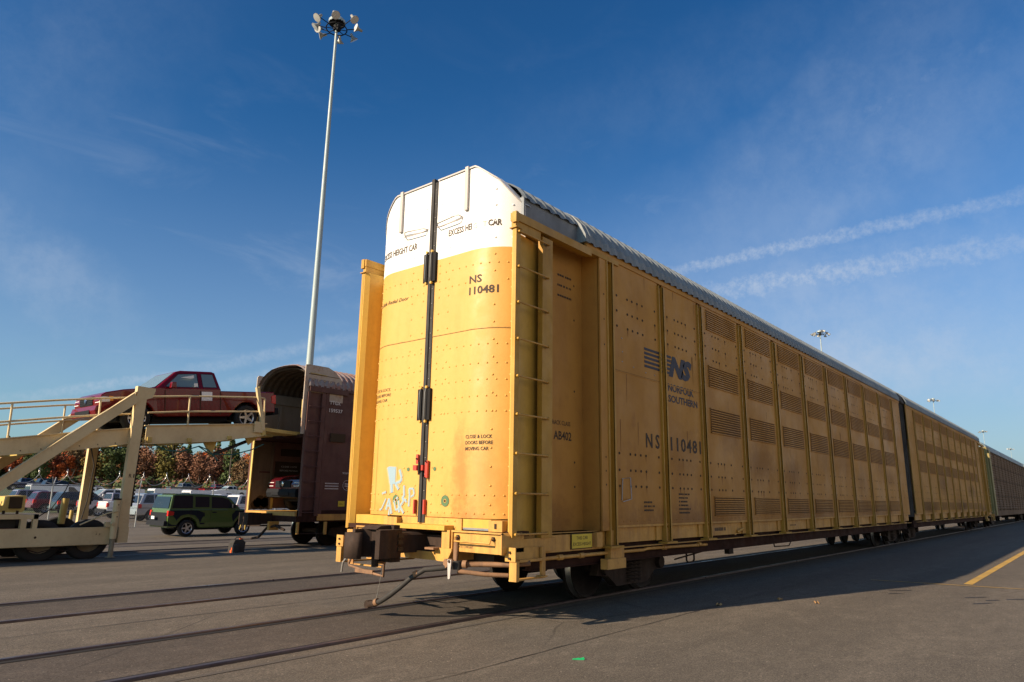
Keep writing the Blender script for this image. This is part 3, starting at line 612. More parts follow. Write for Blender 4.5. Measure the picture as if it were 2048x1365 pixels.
for s_, lo_ in ((1, .045), (-1, -.052)):
    dd = DL if s_ > 0 else DR
    for z0, z1 in ((4.54, 4.98), (2.53, 2.97)):
        b = MB(); u = lo_+s_*.035; b.box(-.040, -.004, u-.04, u+.042, z0, z1, 'hole')
        e = u-s_*.03; b.tube([(-.01, e, z1+.02), (-.06, e, z1-.01), (-.075, e, z1-.06), (-.075, e, z0+.06), (-.06, e, z0+.01), (-.01, e, z0-.02)], .007, 'handle')
        b.cyl((-.03, e, z1+.02), (-.06, e, z1+.02), .02, 'trim'); b.cyl((-.03, e, z0-.02), (-.06, e, z0-.02), .02, 'trim'); b.build('door_handle', dd)
    b = MB(); ya, yb2 = s_*.62, s_*.10; z = 5.40
    b.tube([(-.0, ya, z), (-.05, ya-s_*.05, z+.035), (-.06, ya-s_*.12, z+.03), (-.06, yb2+s_*.06, z-.0), (-.0, yb2, z-.01)], .009, 'rod'); b.tube([(-.0, ya, z), (-.05, ya-s_*.05, z-.045), (-.06, ya-s_*.12, z-.05), (-.06, yb2+s_*.06, z-.06), (-.0, yb2, z-.01)], .009, 'barwhite'); b.build('grab_handle', dd)
    b = MB(); b.box(-.04, .0, s_*.70-.03, s_*.70+.03, 5.48, 6.15, 'barwhite'); b.build('door_guide', dd)
    b = MB(); b.box(-.05, -.005, s_*.085+(-.0), s_*.085+s_*.022, 1.26, 1.45, 'red'); b.build('lock_tab', dd)
b = MB(); b.box(-.04, -.015, .06, .10, 1.93, 2.06, 'red'); b.box(-.07, -.02, .11, -.07, 1.84, 1.91, 'red'); b.box(-.045, -.015, -.14, -.09, 1.74, 1.97, 'red'); b.box(-.10, -.05, .02, .09, 1.84, 1.91, 'red'); b.cyl((-.09, -.02, 1.95), (-.09, -.02, 1.78), .014, 'iron'); b.cyl((-.04, .08, 2.0), (-.055, .08, 2.0), .014, 'iron'); b.cyl((-.06, -.115, 1.96), (-.08, -.115, 1.96), .012, 'iron'); b.cyl((-.06, -.115, 1.74), (-.08, -.115, 1.74), .012, 'iron'); b.build('door_latch', root)
# lower end: plates, cross beam, boxes
b = MB()
b.box(-.02, .3, .66, 1.36, 1.10, 1.222, 'trim'); b.box(-.05, .0, .52, .70, 1.09, 1.21, 'frame'); b.box(-.09, .0, .38, .50, 1.10, 1.21, 'frame'); b.box(.0, .3, -.48, .38, 1.13, 1.222, 'frame')
b.box(-.03, .2, -.80, -.50, 1.07, 1.222, 'frame'); b.box(-.01, .2, -1.28, -.80, 1.10, 1.222, 'trim'); b.box(-.05, .2, -1.50, -1.28, 1.085, 1.215, 'frame')
b.box(.0, .4, -1.56, 1.56, 1.03, 1.09, 'sill')
for u in (-.54, -.68): 
    for z in (1.11, 1.19): b.dome((-.031, u, z), (-1, 0, 0), .014, .01, 'frame')
b.box(-.02, -.012, -1.25, -.82, 1.09, 1.115, 'roofdk'); b.box(-.06, -.05, -1.38, -1.41, 1.12, 1.18, 'iron')
b.build('door_threshold', root)
b = MB(); b.box(-.20, .05, -.66, .30, 1.075, 1.135, 'trim'); b.build('cross_beam', root)
def ebox(y0, y1, z0, z1, grab):
    b = MB(); pf = [(y0, z0+.02), (y0+.02, z0), (y1-.02, z0), (y1, z0+.02), (y1, z1-.03), (y1-.03, z1), (y0+.03, z1), (y0, z1-.03)]
    b.prism(pf, 'x', -.14, .25, 'frame'); 
    b.box(-.17, -.14, y0, y1, z1-.012, z1+.008, 'frame'); b.box(-.17, -.14, y0, y0+.014, z0, z1, 'frame')
    b.box(-.165, -.14, y1-.014, y1, z0, z1, 'frame'); b.build('end_sill_box', root)
    if grab:
        b = MB(); za = z1-.07; b.tube([(-.14, grab[0], za), (-.2, grab[0], za), (-.215, grab[0], za-.05), (-.215, grab[1], za-.05), (-.2, grab[1], za), (-.14, grab[1], za)], .011, 'frame')
        for y in grab: b.cyl((-.14, y, za), (-.165, y, za), .028, 'iron', n=6)
        b.build('grab_iron', root)
ebox(-1.60, -.76, .83, 1.075, (-1.45, -.86)); ebox(.55, 1.16, .82, 1.065, None)
b = MB(); b.text('PLATE F COMPLIANT', lambda u, v: (-.1415, -.85-u, .875+v), 'text', .26, .028, .0); b.cyl((-.14, 1.03, .99), (-.18, 1.03, .99), .03, 'iron', n=6); b.cyl((-.14, 1.0, .95), (-.18, 1.0, .93), .01, 'iron'); b.build('small_lettering', root)
b = MB(); b.box(-.16, .3, -.72, -.58, .70, 1.08, 'frame'); b.box(-.165, -.12, -.58, .25, .70, .80, 'frame'); b.prism([(-.42, .86), (-.80, .86), (-.80, .83), (-.72, .70), (-.56, .70), (-.50, .83), (-.42, .83)], 'x', -.20, -.165, 'frame'); b.box(-.3, -.165, -.58, -.42, .84, .865, 'ironbrown'); b.build('coupler_carrier', root)
# coupler
b = MB(); b.prism([(-.13, .78), (.13, .78), (.13, 1.0), (.09, 1.03), (-.09, 1.03), (-.13, 1.0)], 'x', -.58, .6, 'iron'); b.box(.0, 1.2, -.5, .5, .75, 1.0, 'iron'); b.build('coupler_shank', root)
b = MB()
b.prism([(-.50, -.20), (-.50, .13), (-.60, .20), (-.72, .235), (-.90, .235), (-.97, .20), (-.99, .12), (-.86, .12), (-.78, .05), (-.78, -.06), (-.84, -.17), (-.95, -.235), (-.93, -.29), (-.80, -.29), (-.62, -.25)], 'z', .74, 1.08, 'iron')
b.box(-.66, -.5, -.19, .12, .68, .74, 'iron'); b.box(-.6, -.5, -.16, .16, 1.08, 1.13, 'iron'); b.prism([(-.84, 1.08), (-.60, 1.08), (-.58, 1.12), (-.64, 1.125), (-.76, 1.12)], 'y', -.1, .2, 'iron'); b.cyl((-.73, .02, .62), (-.73, .02, .74), .045, 'iron')
for z in (.82, .90, .98): b.box(-.60, -.52, -.262, -.245, z, z+.045, 'slot')
b.build('coupler_head', root)
b = MB(); b.prism([(-.99, .13), (-.90, .235), (-.99, .26), (-1.07, .22), (-1.09, .10), (-1.06, -.02), (-1.0, -.04), (-.96, .05)], 'z', .73, 1.04, 'iron', True); b.build('knuckle', root)
# uncoupling lever
b = MB(); b.tube([(-.26, 1.31, .43), (-.26, 1.29, .56), (-.26, 1.20, .64), (-.25, 1.17, .75), (-.22, 1.18, .80)], .015, 'rod'); b.build('uncoupling_lever', root)
b = MB(); b.tube([(-.22, 1.18, .80), (-.22, 1.14, .68), (-.24, 1.18, .56), (-.25, 1.16, .53), (-.25, .59, .455), (-.25, .41, .44), (-.25, .41, .57), (-.35, .28, .63), (-.6, .1, .66)], .018, 'ironbrown'); b.box(-.27, -.23, 1.0, .62, .45, .50, 'ironbrown'); b.build('uncoupling_rod', root)
b = MB(); b.box(-.06, -.045, 1.30, 1.47, .80, .90, 'frame'); b.box(-.06, -.045, 1.32, 1.44, .52, .80, 'frame'); b.box(-.06, .5, 1.27, 1.10, .80, .86, 'frame'); b.box(-.05, .55, .68, .72, .6, .62, 'frame'); b.box(-.05, -.03, .70, 1.35, .515, .535, 'frame'); b.box(-.06, -.02, .66, .78, .56, .60, 'frame'); b.build('stirrup_bracket', root)
# brake hose and pipes
b = MB(); b.tube([(-.18, -.86, .66), (-.28, -.72, .63), (-.36, -.5, .60), (-.45, -.36, .50), (-.5, -.22, .38), (-.52, -.05, .27), (-.52, .12, .18), (-.52, .27, .13)], [.035, .034, .032, .032, .033, .036, .034, .03], 'black', 8)
b.cyl((-.4, -.42, .555), (-.43, -.38, .53), .042, 'ironbrown'); b.build('brake_hose', root)
b = MB(); b.cyl((-.52, .22, .14), (-.52, .34, .12), .042, 'iron'); b.cyl((-.55, .36, .12), (-.47, .36, .12), .05, 'iron', n=12); b.cyl((-.52, .17, .17), (-.52, .22, .15), .046, 'ironbrown'); b.build('glad_hand', root)
b = MB(); b.tube([(-.5, .24, .16), (-.5, .18, .4), (-.52, .12, .62)], .004, 'rod', 4); b.build('hose_chain', root)
b = MB(); b.cyl((-.28, -.78, .69), (-.20, -.80, .69), .055, 'ironbrown'); b.tube([(-.15, -.84, 1.0), (-.16, -.84, .74), (-.18, -.86, .68), (.05, -1.1, .68), (.1, -1.5, .70), (.3, -1.66, .72)], .034, 'ironbrown', 8); b.cyl((-.17, -.88, .62), (-.17, -.88, .72), .06, 'black'); b.cyl((-.12, -.93, .68), (-.10, -.98, .68), .05, 'ironbrown'); b.tube([(-.18, -.9, .6), (.0, -1.2, .57), (.2, -1.4, .56)], .03, 'ironbrown'); b.box(.1, .3, -1.25, -.95, .72, .9, 'iron'); b.build('brake_pipe', root)
b = MB(); b.prism([(-.835, .74), (-.90, .74), (-.885, .52), (-.86, .51), (-.85, .52)], 'x', -.30, -.285, 'barwhite'); b.cyl((-.31, -.868, .72), (-.28, -.868, .72), .018, 'iron'); b.build('angle_cock_handle', root)
b = MB(); b.tube([(.3, -1.52, .735), (2.35, -1.53, .735), (3.3, -1.53, .73), (3.45, -1.53, .745), (5.6, -1.53, .72)], .025, 'frame', 8)
for x in (1.1, 1.6, 4.0, 5.3): b.cyl((x-.05, -1.53, .735), (x+.05, -1.53, .735), .036, 'frame')
b.build('side_pipe', root)
b = MB(); b.tube([(4.7, -1.35, .50), (6.3, -1.35, .62), (6.6, -1.35, .62)], .014, 'iron'); b.tube([(5.15, -1.35, .62), (5.15, -1.35, .46), (5.2, -1.35, .42), (5.4, -1.35, .42), (5.45, -1.35, .46), (5.45, -1.35, .62)], .016, 'iron'); b.build('brake_rigging', root); b = MB(); b.tube([(9.6, -1.3, .62), (9.65, -1.3, .50), (10.6, -1.3, .48), (10.8, -1.3, .6)], .014, 'iron'); b.build('brake_rigging', root); b = MB(); b.box(6.9, 7.1, -1.4, -1.3, .48, .62, 'iron'); b.build('brake_rigging', root)
# side lettering
def smap(s0, z0, y=-1.5745): return lambda u, v: (s0+u, y, z0+v)
b = MB()
for k in range(5):
    z = 3.645+k*.073; b.box(3.43, 3.95, -1.575, -1.573, z, z+.042, 'navy'); b.box(3.965, 4.11, -1.545, -1.5405, z, z+.042, 'navy'); b.box(4.13, 4.34+k*.012, -1.575, -1.573, z, z+.042, 'navy')
b.text('NS', smap(4.28, 3.64), 'navy', .92, .335, .07, .3, .93)
b.build('company_emblem', root)
b = MB(); b.text('NORFOLK', smap(4.24, 3.35), 'navy', 1.0, .135, .022); b.text('SOUTHERN', smap(4.24, 3.16), 'navy', 1.14, .125, .022)
b.build('company_name', root)
b = MB(); b.text('NS', smap(3.41, 2.325), 'text', .46, .235, .018, 0, 1.5); b.build('reporting_mark', root); b = MB(); b.text('110481', smap(4.27, 2.325), 'text', 1.18, .235, .018, 0, 1.15)
b.build('reporting_mark', root)
b = MB(); b.text('RACK CLASS', smap(1.30, 2.53, -1.253), 'text', .44, .065, .004); b.text('AB402', smap(1.33, 2.32, -1.253), 'text', .44, .125, .02)
b.build('rack_class_mark', root)
rs = random.Random(5)
b = MB()
def dashes(s0, z0, rows, w, y, step=.062, h=.028):
    for r in range(rows):
        x = 0; wr = w*(.7+.3*rs.random())
        while x < wr:
            l = .02+rs.random()*.03; b.box(s0+x, s0+x+l, y-.001, y, z0-r*step, z0-r*step+h, 'text'); x += l+.012+(.02 if rs.random() < .2 else 0)
dashes(1.42, 4.78, 1, .38, -1.253, h=.03); dashes(1.42, 4.62, 1, .38, -1.253, h=.03); dashes(1.42, 4.46, 1, .36, -1.253, h=.03)
b.build('stencil_block', root); b = MB(); dashes(3.3, 1.44, 3, .3, -1.5735); b.build('stencil_block', root); b = MB(); dashes(4.5, 1.58, 6, .42, -1.5735); b.build('stencil_block', root); b = MB(); dashes(6.05, .94, 1, .62, -1.5005, h=.06); b.build('stencil_block', root); b = MB(); dashes(10.2, .95, 1, .4, -1.5005, h=.03)
b.build('stencil_block', root)
b = MB(); b.tube([(2.62, -1.58, 1.48), (2.62, -1.60, 1.80), (2.85, -1.60, 1.82), (2.87, -1.60, 1.5), (2.62, -1.60, 1.46)], .008, 'barwhite', 5); b.box(2.64, 2.85, -1.585, -1.571, 1.5, 1.8, 'side'); b.build('placard_holder', root)
b = MB(); b.box(1.38, 1.90, -1.515, -1.502, .82, 1.03, 'slot'); b.box(1.395, 1.885, -1.519, -1.515, .832, 1.018, 'sign'); b.text('THIS CAR', smap(1.50, .945, -1.520), 'text', .28, .045, .008); b.text('EXCESS HEIGHT', smap(1.42, .865, -1.520), 'text', .44, .045, .008); b.build('height_sign', root)
b = MB(); b.cyl((7.05, -1.52, .90), (7.2, -1.58, .96), .03, 'frame'); b.disc((7.0, -1.503, .93), (0, -1, 0), .09, 'frame', 14); b.build('hand_fitting', root)
# trucks (bogies)
def bogie(root, xc, z0=0., y0=0., dz=0., mat='iron'):
    for x in (xc-.86, xc+.86):
        b = MB(); b.cyl((x, y0-.9, .46+z0), (x, y0+.9, .46+z0), .08, 'iron')
        for s in (-1, 1):
            y = y0+s*.72; b.lathe((x, y, .46+z0), (0, s, 0), [(-.01, .08), (-.02, .2), (-.03, .40), (-.03, .49), (-.0, .50), (.012, .472), (.02, .462), (.10, .455), (.105, .44), (.06, .40), (.03, .30), (.055, .16), (.10, .12), (.10, .02)], 'wheel', 32)
            b.lathe((x, y, .46+z0), (0, s, 0), [(.012, .4725), (.02, .4635), (.10, .4565)], 'tread', 32)
        b.build('wheelset', root)
    for s in (-1, 1):
        b = MB(); ya, yb3 = y0+s*.98, y0+s*1.12
        b.prism([(xc-1.05, .36+z0), (xc-.98, .58+z0), (xc-.66, .60+z0), (xc-.42, .66+z0), (xc+.42, .66+z0), (xc+.66, .60+z0), (xc+.98, .58+z0), (xc+1.05, .36+z0), (xc+.72, .33+z0), (xc+.48, .17+z0), (xc-.48, .17+z0), (xc-.72, .33+z0)], 'y', ya, yb3, mat)
        for k in range(6):
            for q in (-.13, .0, .13): b.cyl((xc+q, y0+s*1.15, .22+z0+k*.055), (xc+q, y0+s*1.15, .245+z0+k*.055), .058, 'ironbrown' if k % 2 and False else mat, n=8)
        for q in (-.86, .86): b.cyl((xc+q, y0+s*1.12, .46+z0), (xc+q, y0+s*1.2, .46+z0), .1, mat, n=12)
        b.build('side_frame', root)
    b = MB(); b.box(xc-.2, xc+.2, y0-1.1, y0+1.1, .42+z0, .66+z0, 'iron'); b.build('bolster', root)
for xc in (3.66, 22.0, 25.4, 43.7): bogie(root, xc)
# ------------------------------------------------------------------ vehicles
def bevprism(mb, poly, w, mat, bev, hw=None, seg=2, wtop=None):
    bm = bmesh.new(); vs = [bm.verts.new((x, -w/2, z)) for x, z in poly]; f = bm.faces.new(vs)
    r = bmesh.ops.extrude_face_region(bm, geom=[f]); nv = [e for e in r['geom'] if isinstance(e, bmesh.types.BMVert)]
    for v in nv: v.co.y = w/2
    bm.normal_update()
    ed = [e for e in bm.edges if abs(e.verts[0].co.y-e.verts[1].co.y) < 1e-6]
    bmesh.ops.bevel(bm, geom=ed, offset=bev, segments=seg, affect='EDGES', profile=.6, clamp_overlap=True)
    bmesh.ops.recalc_face_normals(bm, faces=bm.faces)
    bmesh.ops.triangulate(bm, faces=[f for f in bm.faces if len(f.verts) > 4])
    if hw:
        for v in bm.verts: v.co.y *= hw(v.co.z)/(w/2)
    bm.verts.index_update()
    mb.add([v.co.copy() for v in bm.verts], [[v.index for v in f.verts] for f in bm.faces], mat, False); bm.free()
def arch(xc, r, zc, z0, n=8):
    a0 = math.asin(min(1, max(-1, (z0-zc)/r))); return [(xc-r*math.cos(a0+(math.pi-2*a0)*i/n), zc+r*math.sin(a0+(math.pi-2*a0)*i/n)) for i in range(n+1)]
def wheel_meshes(r, w, rimmat='rim', spokes=5):
    t = MB(); t.lathe((0, 0, 0), (0, 1, 0), [(-w/2, r*.62), (-w/2-.005, r*.8), (-w/2+.01, r*.95), (-w*.3, r), (w*.3, r), (w/2-.01, r*.95), (w/2+.005, r*.8), (w/2, r*.62), (w*.1, r*.6)], 'tyre', 22)
    m = MB(); m.lathe((0, 0, 0), (0, 1, 0), [(w*.52, r*.64), (w*.5, r*.58), (w*.1, r*.56)], rimmat, 22); m.disc((0, w*.12, 0), (0, 1, 0), r*.57, 'tyre', 22)
    for k in range(spokes):
        a = 2*math.pi*k/spokes
        for q in ((-.14, .14),):
            p0 = Vector((math.cos(a)*.04, w*.40, math.sin(a)*.04)); p1 = Vector((math.cos(a)*r*.6, w*.44, math.sin(a)*r*.6)); m.beam(p0, p1, r*.2, .03, rimmat, up=(0, 1, 0), w1=r*.15)
    m.cyl((0, w*.3, 0), (0, w*.46, 0), r*.2, rimmat, n=12)
    return t, m
WM = {}
def wheels(root, axles, track, r, w=.22, rimmat='rim', spokes=5):
    for x in axles:
        for s in (1, -1):
            key = (r, w, rimmat, spokes)
            if key not in WM:
                t, m = wheel_meshes(*key)
                a = t.build('wheel'); c = m.build('rim'); WM[key] = (a.data, c.data); bpy.data.objects.remove(a); bpy.data.objects.remove(c)
            a = bpy.data.objects.new('wheel', WM[key][0]); sc.collection.objects.link(a); a.parent = root; a.location = (x, s*track/2, r)
            c = bpy.data.objects.new('rim', WM[key][1]); sc.collection.objects.link(c); c.parent = a
            if s < 0: a.rotation_euler = (0, 0, math.pi)
SPEC = {
 'pickup': dict(wb=3.2, W=1.76, r=.37, body=[(-.95, .52)] + arch(0, .46, .38, .52) + [(.55, .40), (2.65, .40)] + arch(3.2, .46, .38, .46) + [(3.7, .45), (4.02, .46), (4.13, .60), (4.15, .84), (4.10, .99), (3.98, 1.06), (3.55, 1.14), (2.72, 1.22), (.82, 1.22), (.82, 1.16), (-.94, 1.16), (-.97, .9)],
   cab=[(2.74, 1.18), (2.10, 1.70), (1.95, 1.74), (1.02, 1.745), (.93, 1.71), (.82, 1.18)], sidew=[[(2.44, 1.25), (2.03, 1.62), (1.50, 1.65), (1.50, 1.25)], [(1.36, 1.26), (1.36, 1.65), (1.02, 1.65), (.95, 1.26)]], ws=((2.70, 1.23), (2.12, 1.675)), rw=((.83, 1.28), (.92, 1.66)), zt=1.74, tf=.74, tail=(-.975, .78, 1.08, .12)),
 'suv': dict(wb=2.75, W=1.85, r=.36, body=[(-.90, .40)] + arch(0, .44, .37, .42) + [(.6, .32), (2.15, .32)] + arch(2.75, .44, .37, .40) + [(3.3, .36), (3.52, .42), (3.60, .62), (3.58, .86), (3.45, .98), (3.0, 1.06), (2.45, 1.12), (-.80, 1.16), (-.92, 1.0), (-.97, .55)],
   cab=[(2.50, 1.08), (1.72, 1.66), (1.5, 1.73), (-.35, 1.76), (-.60, 1.70), (-.86, 1.08)], sidew=[[(2.1, 1.16), (1.62, 1.58), (.98, 1.63), (.98, 1.16)], [(.9, 1.16), (.9, 1.63), (.12, 1.65), (.12, 1.16)], [(.02, 1.18), (.02, 1.65), (-.40, 1.64), (-.62, 1.18)]], ws=((2.42, 1.14), (1.74, 1.62)), rw=((-.84, 1.16), (-.62, 1.62)), zt=1.76, tf=.78, tail=(-.93, .80, 1.12, .2)),
 'boxy': dict(wb=2.575, W=1.82, r=.35, body=[(-.84, .38)] + arch(0, .45, .36, .40) + [(.58, .34), (2.0, .34)] + arch(2.575, .45, .36, .38) + [(3.1, .36), (3.36, .42), (3.42, .62), (3.40, .92), (3.28, 1.04), (2.9, 1.10), (2.35, 1.16), (-.82, 1.16), (-.86, .8)],
   cab=[(2.40, 1.12), (1.95, 1.56), (1.75, 1.68), (1.4, 1.75), (.6, 1.79), (-.55, 1.78), (-.70, 1.72), (-.82, 1.12)], sidew=[[(2.08, 1.2), (1.78, 1.56), (1.5, 1.64), (1.04, 1.66), (1.04, 1.2)], [(.90, 1.24), (.90, 1.66), (.30, 1.66), (.30, 1.24)], [(.16, 1.2), (.16, 1.70), (-.60, 1.69), (-.68, 1.2)]], ws=((2.36, 1.18), (1.90, 1.60)), rw=((-.83, 1.18), (-.73, 1.66)), zt=1.79, tf=.84, tail=(-.86, .86, 1.08, .22)),
 'van': dict(wb=3.5, W=2.0, r=.37, body=[(-1.2, .40)] + arch(0, .46, .37, .42) + [(.6, .34), (2.9, .34)] + arch(3.5, .46, .37, .40) + [(4.05, .4), (4.3, .45), (4.38, .7), (4.33, .98), (3.95, 1.1), (3.5, 1.2), (-1.2, 1.2), (-1.24, .8)],
   cab=[(3.6, 1.15), (2.75, 1.85), (2.5, 1.98), (-1.0, 2.02), (-1.12, 1.95), (-1.2, 1.15)], sidew=[[(3.2, 1.22), (2.65, 1.75), (2.2, 1.78), (2.2, 1.22)]], ws=((3.5, 1.22), (2.80, 1.82)), rw=((-1.2, 1.3), (-1.14, 1.8)), zt=2.0, tf=.82, tail=(-1.22, .8, 1.2, .1)),
}
def make_car(kind, name, label, cat, body, glass='glass', clad=None, group=None, front=True, sc_=1., cap=None, doorcol=None):
    q = SPEC[kind]; W_ = q['W']; root = thing(name, label, cat, group=group)
    zb, zt, tf_ = 1.16 if kind != 'pickup' else 1.2, q['zt'], q['tf']
    def hw(z): 
        if z <= zb: return W_/2*(1-.05*max(0, (.55-z)/.3)-.03*max(0, (z-.8)/.4))
        k = (z-zb)/(zt-zb); return W_/2*(.97-(1-tf_)*k*.9)
    b = MB(); bevprism(b, q['body'], W_, body, .05, hw); b.build('body', root)
    b = MB(); bevprism(b, q['cab'], W_*.97, body, .035, hw)
    b.build('cab', root)
    if doorcol:
        b = MB(); 
        for s in (-1, 1):
            pl = doorcol; b.add([(x, s*(hw(z)+.006), z) for x, z in pl], [list(range(len(pl)))], clad)
            for pl in ([(-.83, .45), (-.40, .44), (-.48, .7), (-.3, .88), (0, .94), (.3, .88), (.48, .7), (.55, .5), (.75, .5), (.72, .98), (.4, 1.09), (-.82, 1.09)], [(2.05, .44), (2.12, .7), (2.3, .88), (2.575, .94), (2.85, .88), (3.05, .65), (3.06, .5), (3.30, .5), (3.34, .9), (3.2, 1.0), (2.9, 1.08), (2.15, 1.08), (1.98, .9)]):
                b.add([(x, s*(hw(z)+.006), z) for x, z in pl], [list(range(len(pl)))], clad)
        b.box(-.875, -.862, -.80, .80, .5, 1.0, clad); b.box(-.6, 1.85, -.62, .62, 1.795, 1.80, clad); b.build('cladding', root)
    for pl in q['sidew']:
        for s in (-1, 1):
            cx = sum(p[0] for p in pl)/len(pl); cz = sum(p[1] for p in pl)/len(pl)
            m = MB(); m.add([(x, s*(hw(z)+.004), z) for x, z in pl], [list(range(len(pl)))], glass); 
            n = len(pl)
            for i in range(n):
                (xa, za), (xb, zb_) = pl[i], pl[(i+1) % n]; g_ = lambda x, z: (cx+(x-cx)*1.05, cz+(z-cz)*1.06)
                m.add([(xa, s*(hw(za)+.007), za), (xb, s*(hw(zb_)+.007), zb_), (g_(xb, zb_)[0], s*(hw(zb_)+.005), g_(xb, zb_)[1]), (g_(xa, za)[0], s*(hw(za)+.005), g_(xa, za)[1])], [(0, 1, 2, 3)], 'plastic')
            m.build('side_window', root)
    for nm, (p, r_), s in (('windshield', q['ws'], 1), ('rear_window', q['rw'], -1)):
        d = Vector((p[1]-r_[1], 0, r_[0]-p[0])).normalized()*.012
        if d.x*s < 0: d = -d
        m = MB(); a, c = hw(p[1])-.07, hw(r_[1])-.07
        m.add([(p[0]+d.x, -a, p[1]+d.z), (p[0]+d.x, a, p[1]+d.z), (r_[0]+d.x, c, r_[1]+d.z), (r_[0]+d.x, -c, r_[1]+d.z)], [(0, 1, 2, 3)], glass if nm != 'windshield' else 'glassl'); m.build(nm, root)
    wheels(root, (0, q['wb']), W_-.24, q['r'])
    m = MB(); m.box(.5, q['wb']-.5, -W_*.36, W_*.36, .26, .42, 'plastic')
    for x in (0, q['wb']): m.cyl((x, -W_*.42, q['r']), (x, W_*.42, q['r']), .05, 'plastic'); m.box(x-.42, x+.42, -W_*.34, W_*.34, .3, .8, 'plastic')
    m.build('underbody', root)
    xt, z0, z1, wd = q['tail']; xf = max(p[0] for p in q['body'])
    for s in (-1, 1):
        m = MB(); yo = hw(.9); 
        bevprism(m, [(xt-.012, z0), (xt+wd+.02, z0+.04), (xt+wd+.02, z1-.04), (xt-.005, z1)], .16, 'taill', .012); 
        for i in range(len(m.v)): m.v[i].y += s*(yo-.075+.012)
        m.build('tail_light', root)
        m = MB(); bevprism(m, [(xf-.26, .80), (xf-.0, .78), (xf-.02, .91), (xf-.10, .94), (xf-.28, .92)], .30, 'headl', .015)
        for i in range(len(m.v)): m.v[i].y += s*(yo-.142)
        m.build('headlight', root)
        if kind == 'pickup':
            m = MB(); m.box(xf-.34, xf-.24, s*(yo-.02), s*(yo+.006), .82, .95, 'amber'); m.build('turn_signal', root)
        m = MB(); bx = q['ws'][0][0]-.38; m.beam((bx, s*(hw(1.2)-.02), 1.24), (bx-.02, s*(hw(1.2)+.08), 1.26), .05, .05, 'plastic'); bevprism(m, [(bx-.09, 1.20), (bx+.07, 1.20), (bx+.04, 1.36), (bx-.08, 1.36)], .14, body if kind == 'pickup' else 'plastic', .02)
        for i in range(8, len(m.v)): m.v[i].y += s*(hw(1.2)+.15)
        m.build('side_mirror', root)
    m = MB(); bc = {'pickup': 'plastic', 'boxy': 'plastic', 'van': 'chrome', 'suv': body}[kind]
    bevprism(m, [(xt-.14, .46), (xt+.06, .44), (xt+.06, .66), (xt-.12, .66)], W_*.96, 'chrome' if kind == 'boxy' and False else bc, .03); m.build('rear_bumper', root)
    if front:
        m = MB(); m.box(xf-.06, xf+.012, -.44, .44, .74, .96, 'plastic')
        for k in range(4): m.box(xf, xf+.022, -.42, .42, .765+k*.05, .775+k*.05, 'slot' if kind != 'pickup' else 'plastic')
        m.build('grille', root)
        m = MB(); bevprism(m, [(xf-.16, .40), (xf+.06, .44), (xf+.10, .58), (xf+.06, .70), (xf-.1, .72)], W_*.97, body if kind != 'boxy' else 'plastic', .035); m.box(xf+.06, xf+.108, -.5, .5, .50, .60, 'plastic'); m.build('front_bumper', root)
    for s in (-1, 1):
        m = MB()
        for pl in q['sidew'][:1+(kind != 'pickup')]:
            x = pl[-1][0]; m.box(x+.02, x+.2, s*(hw(.98)), s*(hw(.98)+.025), .98, 1.03, 'plastic' if kind != 'pickup' else body)
        m.build('door_handle', root)
        m = MB()
        for x in ([q['sidew'][0][-1][0]-.05, q['sidew'][0][0][0]+.02] + ([.84] if kind == 'pickup' else [.1])): m.box(x-.006, x+.006, s*(hw(.9)-.01), s*(hw(.9)+.003), .46, 1.14, 'slot')
        m.build('door_seam', root)
    if cap:
        m = MB(); bevprism(m, [(-.93, 1.14), (.80, 1.14), (.80, 1.78), (-.85, 1.76)], W_*.94, cap, .06); m.build('bed_cap', root)
    root.scale = (sc_,)*3
    return root
def col_at(px, D, py=980):
    d = F_ + Rt*((px-1024)/FPX) - U_*((py-682.5)/FPX); p = CAM + d*D; return (p.x, p.y, G(p.y))
# red pickup on the ramp, nose down the ramp (towards -x)
tr = make_car('pickup', 'pickup_truck', 'shiny red extended-cab pickup standing up on the cream loading ramp', 'pickup truck', 'c_red', 'glassl', sc_=1.02)
tr.location = (4.70, 14.0, 3.43); tr.rotation_euler = (0, math.atan(.1), math.pi)
for o in list(tr.children):
    if o.name.startswith('side_window'): pass
m = MB(); m.box(1.10, 1.42, .872, .876, .86, 1.12, 'paper'); m.add([(2.02, .815, 1.52), (1.62, .79, 1.60), (1.62, .795, 1.52), (1.72, .80, 1.50)], [(0, 1, 2, 3)], 'paper'); m.box(1.54, 1.64, .875, .877, 1.26, 1.36, 'paper'); m.build('paper_sheet', tr)
m = MB(); m.lathe((4.165, 0, .86), (1, 0, 0), [(.01, .075), (.018, .07), (.018, .001)], 'c_navy', 14); m.text('', lambda u, v: (0, u, v), 'chrome'); m.build('badge', tr)
tr2 = make_car('pickup', 'pickup_truck', 'dark red pickup with chrome oval badge, parked nose-out inside the brown railcar', 'pickup truck', 'c_dkred', sc_=1.05)
for o in tr2.children:
    if o.name.split('.')[0] == 'front_bumper': o.data.materials[0] = M['plastic']
tr2.location = (11.35, 14.45, .92); tr2.rotation_euler = (0, 0, math.pi)
m = MB(); m.lathe((4.165, 0, .86), (1, 0, 0), [(.01, .085), (.03, .08), (.03, .001)], 'chrome', 14); m.build('badge', tr2)
# green boxy car
gc = make_car('boxy', 'hatchback_car', 'boxy green car with dark wheel-arch cladding in front of the fence', 'car', 'c_green', clad='plastic', doorcol=[(-.83, .45), (-.84, .46), (-.82, .46)], sc_=1.0)
x, y, z = col_at(362, 29.6, 1066); gc.location = (x+.22, y+.85, -.37); gc.rotation_euler = (0, 0, R_(-1))
GCZ = G(y)
m = MB(); m.box(-1.02, -.99, .05, .35, .72, .84, 'paper'); m.build('licence_plate', gc)
